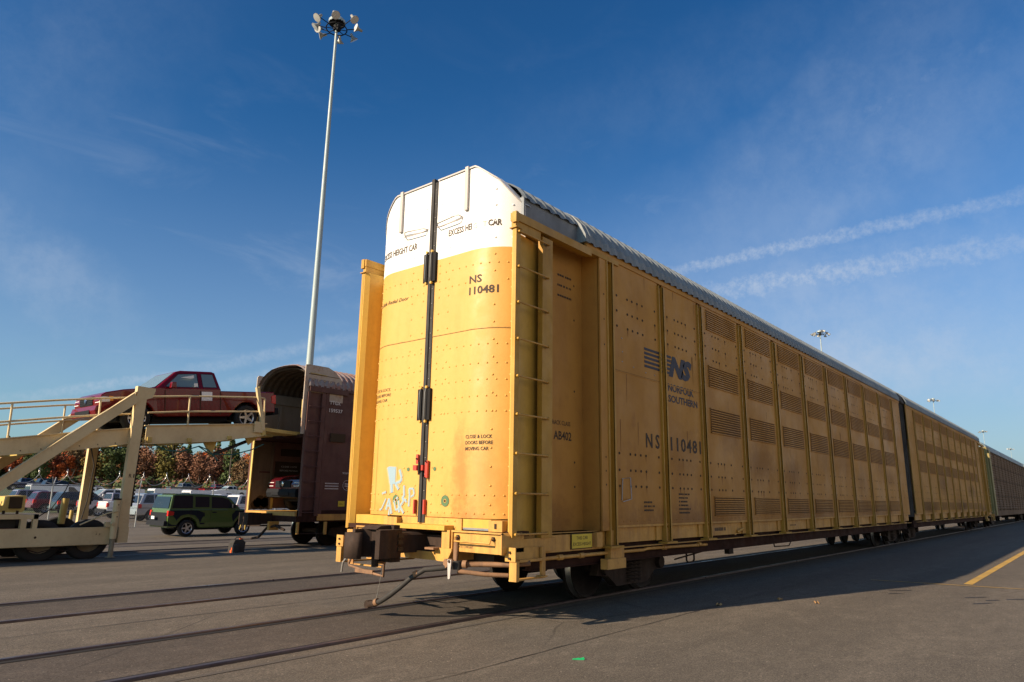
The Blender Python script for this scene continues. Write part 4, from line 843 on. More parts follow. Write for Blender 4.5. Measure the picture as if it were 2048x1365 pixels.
# cars beyond the fence
PB = 'cars parked behind the fence'
def park(kind, name, label, cat, body, px, D, rot=0, cap=None, sc_=1., grp=PB, py=1033):
    o = make_car(kind, name, label, cat, body, cap=cap, group=grp, sc_=sc_); x, y, z = col_at(px, D, py); o.location = (x+.9, y, G(y)); o.rotation_euler = (0, 0, R_(rot)); return o
park('suv', 'parked_car', 'silver SUV with bright orange tail lamp, directly left of the green car', 'car', 'c_silver', 262, 44)
park('pickup', 'parked_car', 'white pickup with sunlit tailgate, partly behind the ramp post lettered R 1', 'pickup truck', 'c_white', 203, 48)
park('pickup', 'parked_car', 'pale pickup with red tail lamp, seen between the two ramp posts', 'pickup truck', 'c_lav', 160, 52)
park('suv', 'parked_car', 'charcoal SUV seen through the ramp, right behind the maroon one', 'car', 'c_black', 104, 54)
park('suv', 'parked_car', 'maroon SUV with red tail lamp seen under the ramp brace', 'car', 'c_maroon', 55, 57)
park('suv', 'parked_car', 'lavender silver SUV behind the yellow ramp engine', 'car', 'c_lav', 14, 60)
park('pickup', 'parked_car', 'white pickup with tall white bed cover behind the front row', 'pickup truck', 'c_white', 232, 64, 180, cap='c_white', sc_=1.15)
park('suv', 'parked_car', 'white SUV visible past the nose of the green car', 'car', 'c_white', 415, 50)
park('suv', 'parked_car', 'bright white SUV at the foot of the brown railcar', 'car', 'c_white', 455, 46)
park('van', 'parked_van', 'long white van roof rising behind the green car', 'van', 'c_white', 372, 62, sc_=1.02)
park('van', 'parked_van', 'white van behind the white pickup with bed cover', 'van', 'c_white', 300, 70)
park('van', 'parked_van', 'white van behind the maroon SUV', 'van', 'c_white', 52, 68)
park('van', 'parked_van', 'white van behind the charcoal SUV', 'van', 'c_white', 112, 70)
park('suv', 'parked_car', 'grey SUV roof between the bed cover and the white van', 'car', 'c_grey', 290, 56)
PU = 'vehicles parked on the raised lot'
park('pickup', 'parked_car', 'white pickup on the grass bank, top right of the parked vehicles', 'pickup truck', 'c_white', 462, 104, 180, grp=PU)
park('pickup', 'parked_car', 'red pickup on the bank, left of the white one', 'pickup truck', 'c_red', 398, 108, grp=PU)
park('pickup', 'parked_car', 'grey pickup on the bank above the green car', 'pickup truck', 'c_grey', 330, 106, grp=PU)
park('pickup', 'parked_car', 'dark blue pickup on the bank at the far left', 'pickup truck', 'c_navy', -2, 100, grp=PU)
park('suv', 'parked_car', 'dark SUV on the bank right of the blue pickup', 'car', 'c_black', 62, 112, grp=PU)
park('suv', 'parked_car', 'small dark green car below the dark SUV on the bank', 'car', 'c_black', 74, 92, grp=PU)
# ------------------------------------------------------------------ brown railcar
bl = Vector((6.35, 14.1, -.2)); br = thing('boxcar_autorack', 'brown open-ended autorack railcar with rusty roof, behind the yellow one', 'railcar', tuple(bl))
def LB(): return MB(tf=lambda p: p-bl)
X0, YA, YB = 6.40, 12.50, 15.70
b = LB(); b.box(X0+.7, 34, YA+.06, YA+.10, .98, 5.0, 'brown'); 
for k in range(16): b.box(X0+.72+k*1.7, X0+.84+k*1.7, YA, YA+.06, .85, 4.95, 'brown')
for k in range(7): b.box(X0+1.0, 34, YA+.035, YA+.05, 1.5+k*.5, 1.515+k*.5, 'brown') if False else None
b.box(X0+.2, 34, YA-.01, YA+.12, 4.92, 5.04, 'brown'); b.box(X0+.05, X0+1.6, YA-.03, YA+.05, 4.82, 4.98, 'brown'); b.box(X0+1.0, X0+1.6, YA-.002, YA+.03, 3.22, 3.5, 'slot'); b.build('side_wall', br)
b = LB(); b.box(X0+.75, 34, YA+.11, YA+.13, .98, 5.0, 'ingrey'); b.box(X0, 34, YB-.13, YB-.10, 3.5, 5.0, 'ingrey'); b.box(X0, 34, YB-.13, YB-.10, .98, 3.4, 'salmon'); b.box(X0+.9, X0+.98, YB-.17, YB-.13, 3.5, 4.6, 'ingrey'); b.box(X0+1.9, X0+1.98, YB-.17, YB-.13, 3.5, 4.6, 'ingrey')
b.box(X0, 34, YB-.19, YB-.10, 4.65, 4.95, 'ingrey'); b.build('inner_wall', br)
b = LB(); b.box(X0, 34, YB-.09, YB-.02, .98, 5.0, 'brown'); b.build('far_side_wall', br)
b = LB()
for (x, z, w_, h_) in ((X0+3.25, 4.42, .26, .09), (X0+3.3, 4.24, .3, .06), (X0+3.4, 3.94, .22, .14)): b.add([(x, YB-.135, z), (x+w_, YB-.135, z), (x+w_, YB-.135, z+h_), (x, YB-.135, z+h_)], [(0, 1, 2, 3)], 'headl')  # pale patches paint the daylight showing through the opening
b.disc((X0+3.42, YB-.132, 4.2), (0, -1, 0), .33, 'slot', 14); b.build('vent_opening', br)
b = LB(); b.box(X0, 34, YA+.13, YB-.13, 3.30, 3.40, 'sill'); b.build('upper_deck', br)
b = LB(); b.box(X0-.05, 34, YA+.1, YB-.1, .80, .92, 'frame'); b.box(X0, 34, YA+.03, YA+.10, .62, .98, 'sill'); b.box(X0+.7, 34, YA-.005, YA+.03, .66, .86, 'frame'); b.box(X0-.05, X0+.1, YA+.05, YB-.05, .62, .80, 'sill'); b.build('underframe', br)
b = LB(); b.box(33.9, 34, YA, YB, .9, 5.0, 'brown'); b.build('end_wall', br)
b = LB()  # ladder column near side
b.box(X0, X0+.10, YA-.02, YA+.10, .80, 4.79, 'brown'); b.box(X0+.55, X0+.70, YA-.02, YA+.06, .80, 4.79, 'brown'); b.box(X0+.1, X0+.7, YA+.07, YA+.12, .80, 4.79, 'brown'); b.box(X0-.02, X0, YA-.03, YA+.35, .9, 5.0, 'trim') if False else None
b.build('ladder_stile', br)
for k in range(8):
    b = LB(); b.cyl((X0+.05, YA-.06, .92+k*.485), (X0+.62, YA-.06, .92+k*.485), .014, 'brown', n=6); b.build('ladder_rung', br)
b = LB(); b.box(X0-.02, X0+.06, YB-.12, YB+.02, .80, 5.0, 'brown'); b.box(X0-.04, X0+.0, YB-.22, YB-.12, .85, 5.2, 'creamy'); b.build('door_column', br)
b = LB(); pl = [(X0-.13, 3.4), (X0-.13, 5.68), (X0+.0, 5.70), (X0+.75, 5.70), (X0+1.05, 5.58), (X0+1.3, 5.36), (X0+1.42, 5.0), (X0+1.42, 4.55), (X0+.72, 4.55), (X0+.72, 4.8), (X0+.0, 4.8), (X0+.0, 3.4)]
b.prism(pl, 'y', YA+.045, YA+.085, 'capwhite'); b.text('EXCESS HEIGHT CAR', lambda u, v: (X0+.02+u, YA+.042, 5.17+v), 'text', 1.05, .08, .004)
for k in range(2): b.box(X0+.0, X0+1.2, YA+.035, YA+.045, 5.38+k*.004, 5.395+k*.004, 'slot') if k == 0 else None
b.cyl((X0+.05, YA+.02, 5.42), (X0+.7, YA+.02, 5.40), .012, 'creamy'); b.build('end_door', br, 'open end door leaf, white and rusty at the top')
b = LB(); b.tube([(X0-.06, YA+.1, 4.6), (X0-.12, YA+.1, 4.5), (X0-.12, YA+.1, 3.95), (X0-.05, YA+.1, 3.8)], .02, 'creamy'); b.build('grab_handle', br)
b = LB(); b.prism([(X0-.05, 3.5), (X0-.05, 5.55), (X0+.0, 5.62), (X0+.75, 5.6), (X0+.75, 3.5)], 'y', YB-.06, YB-.02, 'capwhite'); b.build('end_door', br, 'far end door leaf folded back')
b = LB(); yw = YB-.135; b.box(X0+.75, X0+.80, YB-.2, YB-.13, .95, 3.28, 'brownx'); b.box(X0+.05, X0+.75, YB-.15, YB-.13, .95, 3.28, 'brownx'); b.box(X0+.3, X0+.7, YB-.17, YB-.15, 2.2, 2.25, 'brown'); b.box(X0+1.1, X0+1.9, yw-.01, yw, 2.82, 3.08, 'slot'); b.box(X0+.9, X0+2.1, yw-.01, yw, 2.08, 2.62, 'slot'); b.box(X0+.8, X0+.9, YB-.2, YB-.1, .95, 1.5, 'creamy')
b.text('CLOSE LOCK', lambda u, v: (X0+1.15+u, yw-.013, 2.42+v), 'white', .65, .06); b.text('BEFORE MOVING', lambda u, v: (X0+1.1+u, yw-.013, 2.28+v), 'white', .75, .06)
for q in range(7): b.disc((X0+.25+q*.09, YB-.152, 1.1+.08*(q % 3)), (0, -1, 0), .17, 'slot', 9)
b.build('inner_door', br)
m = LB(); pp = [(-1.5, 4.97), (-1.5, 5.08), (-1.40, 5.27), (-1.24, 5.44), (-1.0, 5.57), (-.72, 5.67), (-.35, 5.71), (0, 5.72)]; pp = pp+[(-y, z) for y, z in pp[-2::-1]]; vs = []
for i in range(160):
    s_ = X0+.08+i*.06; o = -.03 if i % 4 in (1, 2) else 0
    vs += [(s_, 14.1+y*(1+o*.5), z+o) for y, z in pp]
n = len(pp); m.add(vs, [(i*n+j, (i+1)*n+j, (i+1)*n+j+1, i*n+j+1) for i in range(159) for j in range(n-1)], 'liningdk'); m.build('roof_lining', br)
half = [(1.60, 4.98), (1.585, 5.1), (1.48, 5.34), (1.30, 5.52), (1.05, 5.66), (.75, 5.76), (.35, 5.80), (0, 5.81)]
pr = half+[(-y, z) for y, z in half[-2::-1]]; n = len(pr); m = LB(); vs = []; nx = 500
for i in range(nx):
    s_ = X0-.0+(27.6)*i/(nx-1); o = .035 if i % 4 in (1, 2) else 0
    for (y, z) in pr: l = math.hypot(y, z-4.2); vs.append((s_, 14.1+y+y/l*o, z+(z-4.2)/l*o))
m.add(vs, [(i*n+j, i*n+j+1, (i+1)*n+j+1, (i+1)*n+j) for i in range(nx-1) for j in range(n-1)], 'roofrust'); m.build('roof', br)
b = LB(); b.text('TTGX', lambda u, v: (X0+.86+u, YA-.012, 4.46+v), 'white', .44, .12, .016); b.text('159537', lambda u, v: (X0+.86+u, YA-.012, 4.20+v), 'white', .54, .12, .014); b.box(X0+.85, X0+1.30, YA+.05, YA+.056, 4.63, 4.80, 'capwhite')
b.text('93698', lambda u, v: (X0+1.62+u, YA+.055, 2.17+v), 'white', .32, .07); 
for k in range(3): b.text(('HOME SHOP', 'WHEN EMPTY', 'RETURN TO RR'), None, 'white') if False else None
for r_ in range(3):
    x = 0
    while x < .5: b.box(X0+.95+x, X0+.985+x, YA+.054, YA+.056, 1.83-r_*.085, 1.865-r_*.085, 'white'); x += .05
for k in range(20):
    a, c = 2*math.pi*k/20, 2*math.pi*(k+.75)/20
    b.add([(X0+1.83+math.cos(t)*rr, YA+.055, 1.80+math.sin(t)*rr) for t, rr in ((a, .17), (c, .17), (c, .155), (a, .155))], [(0, 1, 2, 3)], 'white')
for r_ in range(2): b.box(X0+1.74, X0+1.92, YA+.054, YA+.056, 1.83-r_*.07, 1.86-r_*.07, 'white')
b.text('Y', lambda u, v: (X0+1.81+u, YA+.055, 1.67+v), 'white', None, .06); b.build('side_lettering', br)
b = LB(); b.box(X0+1.52, X0+1.78, YA+.045, YA+.056, 1.10, 1.28, 'sign'); b.box(X0+1.56, X0+1.66, YA+.043, YA+.045, 1.20, 1.21, 'slot'); b.box(X0+1.56, X0+1.70, YA+.043, YA+.045, 1.16, 1.17, 'slot'); b.build('placard', br)
b = LB(); b.prism([(13.92, .52), (14.28, .52), (14.28, .86), (13.92, .86)], 'x', X0-.75, X0+.2, 'iron'); b.box(X0-.95, X0-.5, 13.85, 14.4, .50, .88, 'iron'); b.box(X0-.45, X0-.1, 13.4, 13.5, .35, .62, 'frame'); b.build('coupler', br)
b = LB(); b.tube([(X0-.3, 12.75, .38), (X0-.35, 13.2, .50), (X0-.4, 13.6, .42), (X0-.45, 13.95, .12), (X0-.5, 14.3, .06)], .04, 'iron', 6); b.build('brake_hose', br)
b = LB(); b.tube([(X0-.3, 14.9, .6), (X0-.35, 15.0, .52), (X0-.3, 15.1, .3)], .02, 'creamy', 5); b.tube([(X0-.3, 15.0, .6), (X0-.38, 15.2, .5), (X0-.35, 15.35, .3)], .02, 'creamy', 5); b.tube([(X0-.2, 12.6, .52), (X0-.2, 15.3, .42)], .03, 'iron'); b.box(X0+.0, X0+.06, 12.52, 12.6, .25, .62, 'frame'); b.box(X0+1.0, X0+1.1, YA+.0, YA+.05, .22, .62, 'frame'); b.tube([(X0, 12.55, .27), (X0+1.05, 12.53, .24)], .015, 'iron'); b.build('stirrup_step', br)
class _o: pass
def bogie2(root, xc, y0, z0, off):
    for x in (xc-.86, xc+.86):
        b = MB(tf=lambda p: p-off); b.cyl((x, y0-.9, .46+z0), (x, y0+.9, .46+z0), .08, 'iron')
        for s in (-1, 1): b.lathe((x, y0+s*.72, .46+z0), (0, s, 0), [(-.01, .08), (-.03, .40), (-.03, .49), (.02, .462), (.10, .455), (.06, .40), (.03, .30), (.10, .12), (.10, .02)], 'wheel', 28)
        b.build('wheelset', root)
    for s in (-1, 1):
        b = MB(tf=lambda p: p-off); b.prism([(xc-1.05, .36+z0), (xc-.98, .58+z0), (xc-.42, .66+z0), (xc+.42, .66+z0), (xc+.98, .58+z0), (xc+1.05, .36+z0), (xc+.48, .17+z0), (xc-.48, .17+z0)], 'y', y0+s*.98, y0+s*1.12, 'iron'); b.build('side_frame', root)
bogie2(br, 9.05, 14.1, -.2, bl); bogie2(br, 30, 14.1, -.2, bl)
# ------------------------------------------------------------------ ramp trailer
rl = Vector((0, 14.05, G(14.05))); rt = thing('loading_ramp_trailer', 'cream steel vehicle loading ramp on wheels carrying the red pickup', 'loading ramp', tuple(rl))
def TB(): return MB(tf=lambda p: p-rl)
for Y, nearside in ((12.65, True), (15.45, False)):
    s = -1 if nearside else 1; ch = -s
    b = TB(); x0, x1 = -9, 1.02; b.box(x0, x1, Y-.02, Y+.0, .17, .585, 'cream'); b.box(x0, x1, Y+ch*.12, Y-s*0, .565, .59, 'cream'); b.box(x0, x1, Y+ch*.12, Y, .16, .18, 'cream'); b.box(.99, 1.0, Y-.03, Y+.13, .16, .6, 'cream')
    for q in (-.72, .62, .70): b.disc((q, Y-.022, .38+(.0 if q < 0 else .04)), (0, -1, 0), .03 if q < 0 else .014, 'slot', 8)
    for q in range(9): b.box(-7+q*1.0, -6.985+q*1.0, Y-.023, Y-.02, .19, .565, 'cream')
    b.build('chassis_beam', rt)
    b = TB(); b.prism([(1.13, .19), (1.38, .19), (1.38, .58), (1.36, .58), (1.34, 1.1), (1.40, 3.95), (1.56, 4.02), (1.60, 4.20), (1.60, 4.27), (1.13, 4.29), (1.13, 3.9), (1.10, .58), (1.13, .58)], 'y', Y-.06, Y+.10, 'cream'); 
    for k in range(26): b.box(1.40, 1.44, Y-.02, Y+.06, 1.2+k*.1, 1.25+k*.1, 'iron')
    b.box(1.385, 1.40, Y-.03, Y+.07, 1.1, 3.9, 'iron'); b.build('lift_post', rt)
    b = TB(); b.beam((1.14, Y-.03, 3.98), (-2.75, Y-.03, .62), .12, .26, 'cream'); b.beam((1.12, Y-.03, 4.13), (-2.77, Y-.03, .77), .15, .02, 'cream'); b.build('diagonal_brace', rt)
    Yb = Y+ch*.12
    b = TB(); P = [(1.14, 3.16, 2.74), (0, 2.98, 2.52), (-1.73, 2.67, 2.27), (-4.5, 2.1, 1.7), (-8, 1.35, .98), (-14, .05, -.18)]
    for (xa, ta, ba), (xb, tb_, bb) in zip(P, P[1:]):
        b.prism([(xa, ba), (xa, ta), (xb, tb_), (xb, bb)], 'y', Yb-.01, Yb+.01, 'cream')
        b.prism([(xa, ta-.02), (xa, ta+.006), (xb, tb_+.006), (xb, tb_-.02)], 'y', Yb-.06, Yb+.05, 'cream'); b.prism([(xa, ba-.006), (xa, ba+.015), (xb, bb+.015), (xb, bb-.006)], 'y', Yb-.06, Yb+.05, 'cream')
    for q in range(22): xx = -8+q*.42; zz = (2.28+(xx+1.73)*.155 if xx > -1.73 else 1.72+(xx+4.5)*.205)+.06; b.dome((xx, Yb+s*.012, zz), (0, s, 0), .016, .01, 'iron', 6)
    b.build('ramp_beam', rt)
    b = TB(); b.prism([(1.56, 2.76), (1.56, 3.26), (5.10, 3.62), (5.14, 3.26), (3.5, 2.97)], 'y', Yb-.012, Yb+.012, 'cream'); b.prism([(1.5, 3.245), (1.5, 3.27), (5.14, 3.64), (5.14, 3.615)], 'y', Yb-.07, Yb+.05, 'cream'); b.prism([(1.5, 2.745), (1.5, 2.765), (3.5, 2.975), (5.14, 3.265), (5.14, 3.25), (3.5, 2.955)], 'y', Yb-.07, Yb+.05, 'cream'); b.box(4.72, 5.0, Yb-.09, Yb-.04, 3.33, 3.66, 'cream'); b.build('platform_beam', rt)
    def rail(pts, nm='guard_rail'):
        b = TB(); b.tube(pts, .026, 'cream', 7); b.build(nm, rt)
    Yr = Yb-.0
    for dz in (0, -.445):
        rail([(-9, Yr, 2.07+dz), (-1.85, Yr, 3.49+dz), (-.7, Yr, 3.70+dz), (.3, Yr, 3.87+dz), (1.1, Yr, 3.98+dz)]); rail([(1.55, Yr, 4.06+dz), (2.6, Yr, 4.20+dz), (4.8, Yr, 4.42+dz), (5.0, Yr, 4.42+dz), (5.04, Yr, 4.36+dz)])
    rail([(5.02, Yr, 4.40), (5.07, Yr, 3.60)], 'rail_post')
    for (xa, za, zb_) in ((-4.6, 2.95, 2.1), (-1.60, 3.53, 2.70), (.32, 3.86, 3.02), (2.66, 4.21, 3.38)): rail([(xa, Yr, za), (xa+.02, Yr, zb_)], 'rail_post')
    b = TB(); b.beam((4.70, Yb-.06, 4.72), (5.02, Yb-.06, 3.42), .10, .10, 'cream', up=(0, 1, 0)); b.build('stop_arm', rt)
    if nearside:
        b = TB(); b.text('R', lambda u, v: (1.20+u, Y-.064, 1.85+v), 'text', .07, .10, .012); b.text('1', lambda u, v: (1.31+u, Y-.064, 1.85+v), 'text', .03, .10, .012); b.build('post_lettering', rt)
        b = TB(); b.cyl((.98, Y-.12, 1.27), (.98, Y-.12, .30), .085, 'cream', n=14); b.cyl((.98, Y-.12, .30), (.98, Y-.12, -.14), .06, 'rimdull', n=12); b.cyl((.98, Y-.12, -.16), (.98, Y-.12, -.14), .12, 'rimdull'); b.cyl((.98, Y-.12, 1.27), (.98, Y-.12, 1.31), .095, 'iron', n=12); b.cyl((.9, Y-.15, .68), (.9, Y-.25, .68), .04, 'cream')
        for z in (1.15, .85): b.disc((.99, Y-.207, z), (0, -1, 0), .016, 'slot', 8)
        b.box(.78, .90, Y-.1, Y, .60, .72, 'cream'); b.build('landing_jack', rt)
    else:
        b = TB(); b.cyl((.55, 14.9, 1.28), (.52, 14.9, .6), .09, 'creamy', n=14); b.cyl((.85, 15.2, .95), (.84, 15.2, .6), .05, 'creamy'); b.build('hydraulic_cylinder', rt)
b = TB()
for (xa, za, xb, zb_) in ((-14, .05, -8, 1.33), (-8, 1.33, -4.5, 2.05), (-4.5, 2.05, -1.73, 2.60), (-1.73, 2.60, 1.14, 3.10), (1.5, 3.18, 5.14, 3.56)):
    for y0 in (12.8, 14.35): b.add([(xa, y0, za), (xb, y0, zb_), (xb, y0+.98, zb_), (xa, y0+.98, za)], [(0, 1, 2, 3)], 'grip'); b.add([(xa, y0, za-.03), (xb, y0, zb_-.03), (xb, y0+.98, zb_-.03), (xa, y0+.98, za-.03)], [(3, 2, 1, 0)], 'grip')
for k in range(9): x = -8+k*1.15; z = (2.27+(x+1.73)*.17 if x > -1.73 else 1.8+(x+4.5)*.19); b.box(x, x+.08, 12.8, 15.3, z-.05, z+.08, 'creamy')
for x, z in ((1.6, 2.85), (2.7, 2.9), (3.9, 3.05), (5.0, 3.28)): b.box(x, x+.12, 12.7, 15.4, z-.04, z+.1, 'creamy')
b.build('ramp_deck', rt)
for y0 in (12.95, 14.4):
    b = TB(); b.prism([(5.1, 3.53), (7.2, 3.45), (7.2, 3.40), (6.9, 3.36), (5.1, 3.42)], 'y', y0, y0+.75, 'creamy'); b.build('bridge_plate', rt)
b = TB(); b.prism([(3.3, 3.0), (3.75, 3.05), (3.6, 2.55)], 'y', 13.0, 13.1, 'creamy'); b.cyl((3.7, 13.05, 2.62), (5.0, 13.3, 3.15), .05, 'black'); b.prism([(4.6, 3.2), (5.1, 3.25), (4.75, 2.95)], 'y', 13.0, 13.05, 'creamy'); b.build('flap_cylinder', rt)
b = TB(); b.tube([(1.8, 12.8, 2.78), (2.2, 12.8, 2.62), (2.6, 12.8, 2.62), (3.1, 12.8, 2.80), (3.4, 12.8, 2.70), (3.7, 12.8, 2.42)], .018, 'cable', 5); b.tube([(3.1, 12.85, 2.8), (3.5, 12.9, 2.6), (4.2, 12.9, 2.62), (4.8, 12.9, 2.8), (5.2, 12.9, 3.0)], .018, 'cable', 5); b.build('hydraulic_hose', rt)
for x in (.53, -.55):
    for y in (12.98, 15.1):
        b = TB(); b.lathe((x, y, .28), (0, -1 if y < 14 else 1, 0), [(-.14, .28), (-.14, .46), (-.1, .50), (.1, .50), (.14, .46), (.14, .30), (.05, .28), (.03, .1), (.03, .01)], 'tyre', 30); w_ = b.build('wheel', rt)
        b = TB(); b.lathe((x, y, .28), (0, -1 if y < 14 else 1, 0), [(.145, .30), (.12, .28), (.06, .26), (.04, .12), (.10, .10), (.10, .01)], 'rimdull', 20); b.build('rim', w_)
b = TB(); b.box(-9, 1, 13.2, 14.9, .35, .5, 'sill'); b.cyl((.53, 12.9, .28), (.53, 15.2, .28), .07, 'iron'); b.cyl((-.55, 12.9, .28), (-.55, 15.2, .28), .07, 'iron'); b.box(-6, -.7, 12.67, 13.3, .81, .92, 'cream'); b.box(-.80, -.70, 12.67, 12.8, .585, .92, 'cream'); b.box(-1.05, -.93, 12.67, 12.8, .585, .81, 'cream'); b.box(-6, -1.1, 12.9, 13.3, .6, .8, 'black'); b.build('chassis_deck', rt)
b = TB(); b.prism([(-1.75, .96), (-.95, .96), (-.90, 1.0), (-.90, 1.36), (-.94, 1.36), (-1.30, 1.33), (-1.34, 1.12), (-1.75, 1.10)], 'y', 13.1, 13.8, 'creamy'); b.box(-1.24, -.98, 13.05, 13.1, 1.05, 1.32, 'slot'); b.cyl((-1.5, 13.4, 1.1), (-1.5, 13.4, 1.3), .04, 'iron')
for k in range(3): b.cyl((-1.6+k*.28, 13.1, .92), (-1.6+k*.28, 13.1, 1.0), .03, 'iron')
b.build('engine_unit', rt)
b = TB(); b.tube([(.98, 12.4, 1.0), (.75, 12.5, .93), (.2, 12.6, .66)], .018, 'cream', 5); b.tube([(.80, 15.3, 2.05), (.55, 15.0, 1.5), (.2, 14.8, 1.0), (-.3, 14.3, .75), (-.7, 13.5, .8)], .014, 'black', 5); b.tube([(1.1, 15.4, 3.0), (1.25, 15.2, 2.2), (1.2, 15.2, 1.2), (1.1, 15.2, .6)], .016, 'black', 5); b.tube([(-.9, 12.7, .12), (-.6, 12.7, .02), (-.3, 12.7, .10), (.0, 12.7, .03), (.15, 12.7, .1)], .012, 'iron', 5); b.build('loose_cable', rt)
# ------------------------------------------------------------------ grey railcar beyond
t3 = thing('corrugated_railcar', 'dusty grey railcar with corrugated sides coupled beyond the yellow one', 'railcar', (48.6, 0, 0))
o3 = Vector((48.6, 0, 0))
def HB(): return MB(tf=lambda p: p-o3)
M['dusty'] = paint('dusty_grey_side', (.22, .15, .095), (.13, .085, .055), .5, .8, spec=.15, rust=(.2, .1, .06), ramt=.05, scale=.5, streak=3); M['tealroof'] = paint('teal_roof', (.10, .16, .19), (.07, .1, .12), .4, .5); M['olive'] = paint('olive_yellow', (.30, .24, .07), (.15, .12, .05), .5, .6)
def carbody(L_, b0):
    b = b0()
    zz = 1.15; k = 0; vs = []; prof = []
    while zz < 4.95: prof += [(-1.56, zz), (-1.56, zz+.05), (-1.60, zz+.07), (-1.60, zz+.12)]; zz += .16
    for (y, z) in prof: vs += [(50.7, y, z), (50.7+L_, y, z)]
    b.add(vs, [(2*i, 2*i+1, 2*i+3, 2*i+2) for i in range(len(prof)-1)], 'dusty')
    for z in (2.05, 3.15, 4.1): b.box(50.7, 50.7+L_, -1.605, -1.56, z, z+.05, 'slot')
    for i in range(int(L_/2.2)): b.box(52.6+i*2.2, 52.68+i*2.2, -1.62, -1.56, 1.1, 5.0, 'dusty')
    b.box(48.9, 50.7+L_, -1.55, 1.55, .75, 1.12, 'dusty'); b.box(50.7, 50.7+L_, 1.5, 1.58, 1.1, 5.0, 'dusty'); b.box(50.7, 50.72, -1.5, 1.5, 1.1, 5.0, 'dusty'); b.box(49.2, 50.7, -1.3, 1.3, 1.1, 5.2, 'olive')
    return b
carbody(27, HB).build('body', t3)
b = HB(); pr_ = [(-1.60, 5.0), (-1.5, 5.35), (-1.2, 5.62), (-.8, 5.8), (0, 5.88), (.8, 5.8), (1.2, 5.62), (1.5, 5.35), (1.60, 5.0)]; b.prism(pr_, 'x', 49.6, 77.8, 'tealroof', False)
for i in range(60): b.box(51+i*.45, 51.2+i*.45, -1.615, -1.55, 4.93, 5.02, 'slot')
b.build('roof', t3)
b = HB(); b.box(48.7, 48.85, -1.62, -1.45, .9, 5.15, 'olive'); b.box(49.9, 50.7, -1.62, -1.45, .8, 5.1, 'olive'); b.box(48.7, 50.7, -1.60, -1.5, 5.05, 5.2, 'olive'); b.box(48.9, 49.9, -1.3, -1.25, .9, 5.05, 'olive'); b.build('ladder_column', t3)
for xc in (52, 74):
    bogie2(t3, xc, 0, 0, o3)
t4 = copy_tree(t3); t4.location = (48.6+30, 0, 0); t4['label'] = 'second grey railcar, farthest in the train at the right edge'
# ------------------------------------------------------------------ light masts
def mast(x, y, z0, h, label, rot=0.):
    t = thing('light_mast', label, 'light mast', (x, y, z0), 'tall floodlight masts in a row behind the trains', (0, 0, rot)); H = h
    b = MB(); b.cyl((0, 0, 0), (0, 0, H), .24, 'pole', .075, n=16); b.build('pole', t)
    b = MB(); b.cyl((0, 0, H-.1), (0, 0, H+.9), .09, 'pole', n=10); b.lathe((0, 0, H+.55), (0, 0, 1), [(-.1, .50), (.10, .50), (.2, .40), (.26, .1), (.26, .01)], 'pole', 18); b.cyl((0, 0, H+.45), (0, 0, H+.5), .5, 'plastic', n=18); b.build('mast_cap', t)
    b = MB(); ring = [(math.cos(a*math.pi/8)*.62, math.sin(a*math.pi/8)*.62, H+.1) for a in range(17)]; b.tube(ring, .035, 'plastic', 5); b.box(-.12, .12, -.3, -.1, H-.1, H+.3, 'plastic'); b.cyl((0, 0, H), (0, 0, H+.3), .2, 'plastic')
    for k in range(8): a = k*math.pi/4+.2; b.cyl((0, 0, H+.1), (math.cos(a)*.62, math.sin(a)*.62, H+.1), .025, 'plastic', n=5)
    b.build('mast_head', t)
    rs = random.Random(3); lamps = [(150, 1.45, .25, 200, 75), (170, 1.25, .35, 250, 60), (200, 1.15, .1, 200, 40), (245, 1.35, .0, 235, 40), (290, 1.4, .0, 330, 35), (335, 1.45, .15, 350, 35), (15, 1.3, .1, 230, 95), (60, 1.2, .1, 60, 40), (105, 1.2, .1, 110, 40)]
    for (az, r, dz, aim, tilt) in lamps:
        a = R_(az-60); p = Vector((math.cos(a)*r, math.sin(a)*r, H+.1+dz)); m = MB(); m.cyl((math.cos(a)*.6, math.sin(a)*.6, H+.1), tuple(p), .028, 'plastic', n=5)
        q = R_(aim-60); d = Vector((math.cos(q)*math.sin(R_(tilt)), math.sin(q)*math.sin(R_(tilt)), -math.cos(R_(tilt))))
        m.lathe(p-d*.25, d, [(0, .01), (.0, .075), (.2, .09), (.27, .13), (.42, .26), (.44, .26)], 'lampbody', 16); lp = m.build('flood_lamp', t)
        m = MB(); m.lathe(p-d*.25, d, [(.445, .25), (.45, .15), (.452, .001)], 'lampglass', 16); m.build('lens', lp)
    return t
def onz(px, py, z):
    d = F_ + Rt*((px-1024)/FPX) - U_*((py-682.5)/FPX); t = (z-CAM.z)/d.z; return CAM+d*t
pa, pb = onz(665, 47, 29.3), None
mx_, my_ = pa.x, pa.y
mast(mx_+.25, my_-.1, -.4, 29.3, 'nearest and tallest-looking light mast, rising behind the brown railcar')
for (px, py, lb) in ((1640, 666, 'light mast above the first section of the yellow railcar'), (1866, 800, 'light mast above the second section of the yellow railcar'), (1966, 863, 'light mast above the junction with the grey railcar'), (2021, 898, 'smallest and farthest light mast, by the right edge')):
    p = onz(px, py, 29.3); mast(p.x, p.y, -.4, 29.3, lb, random.random()*6)
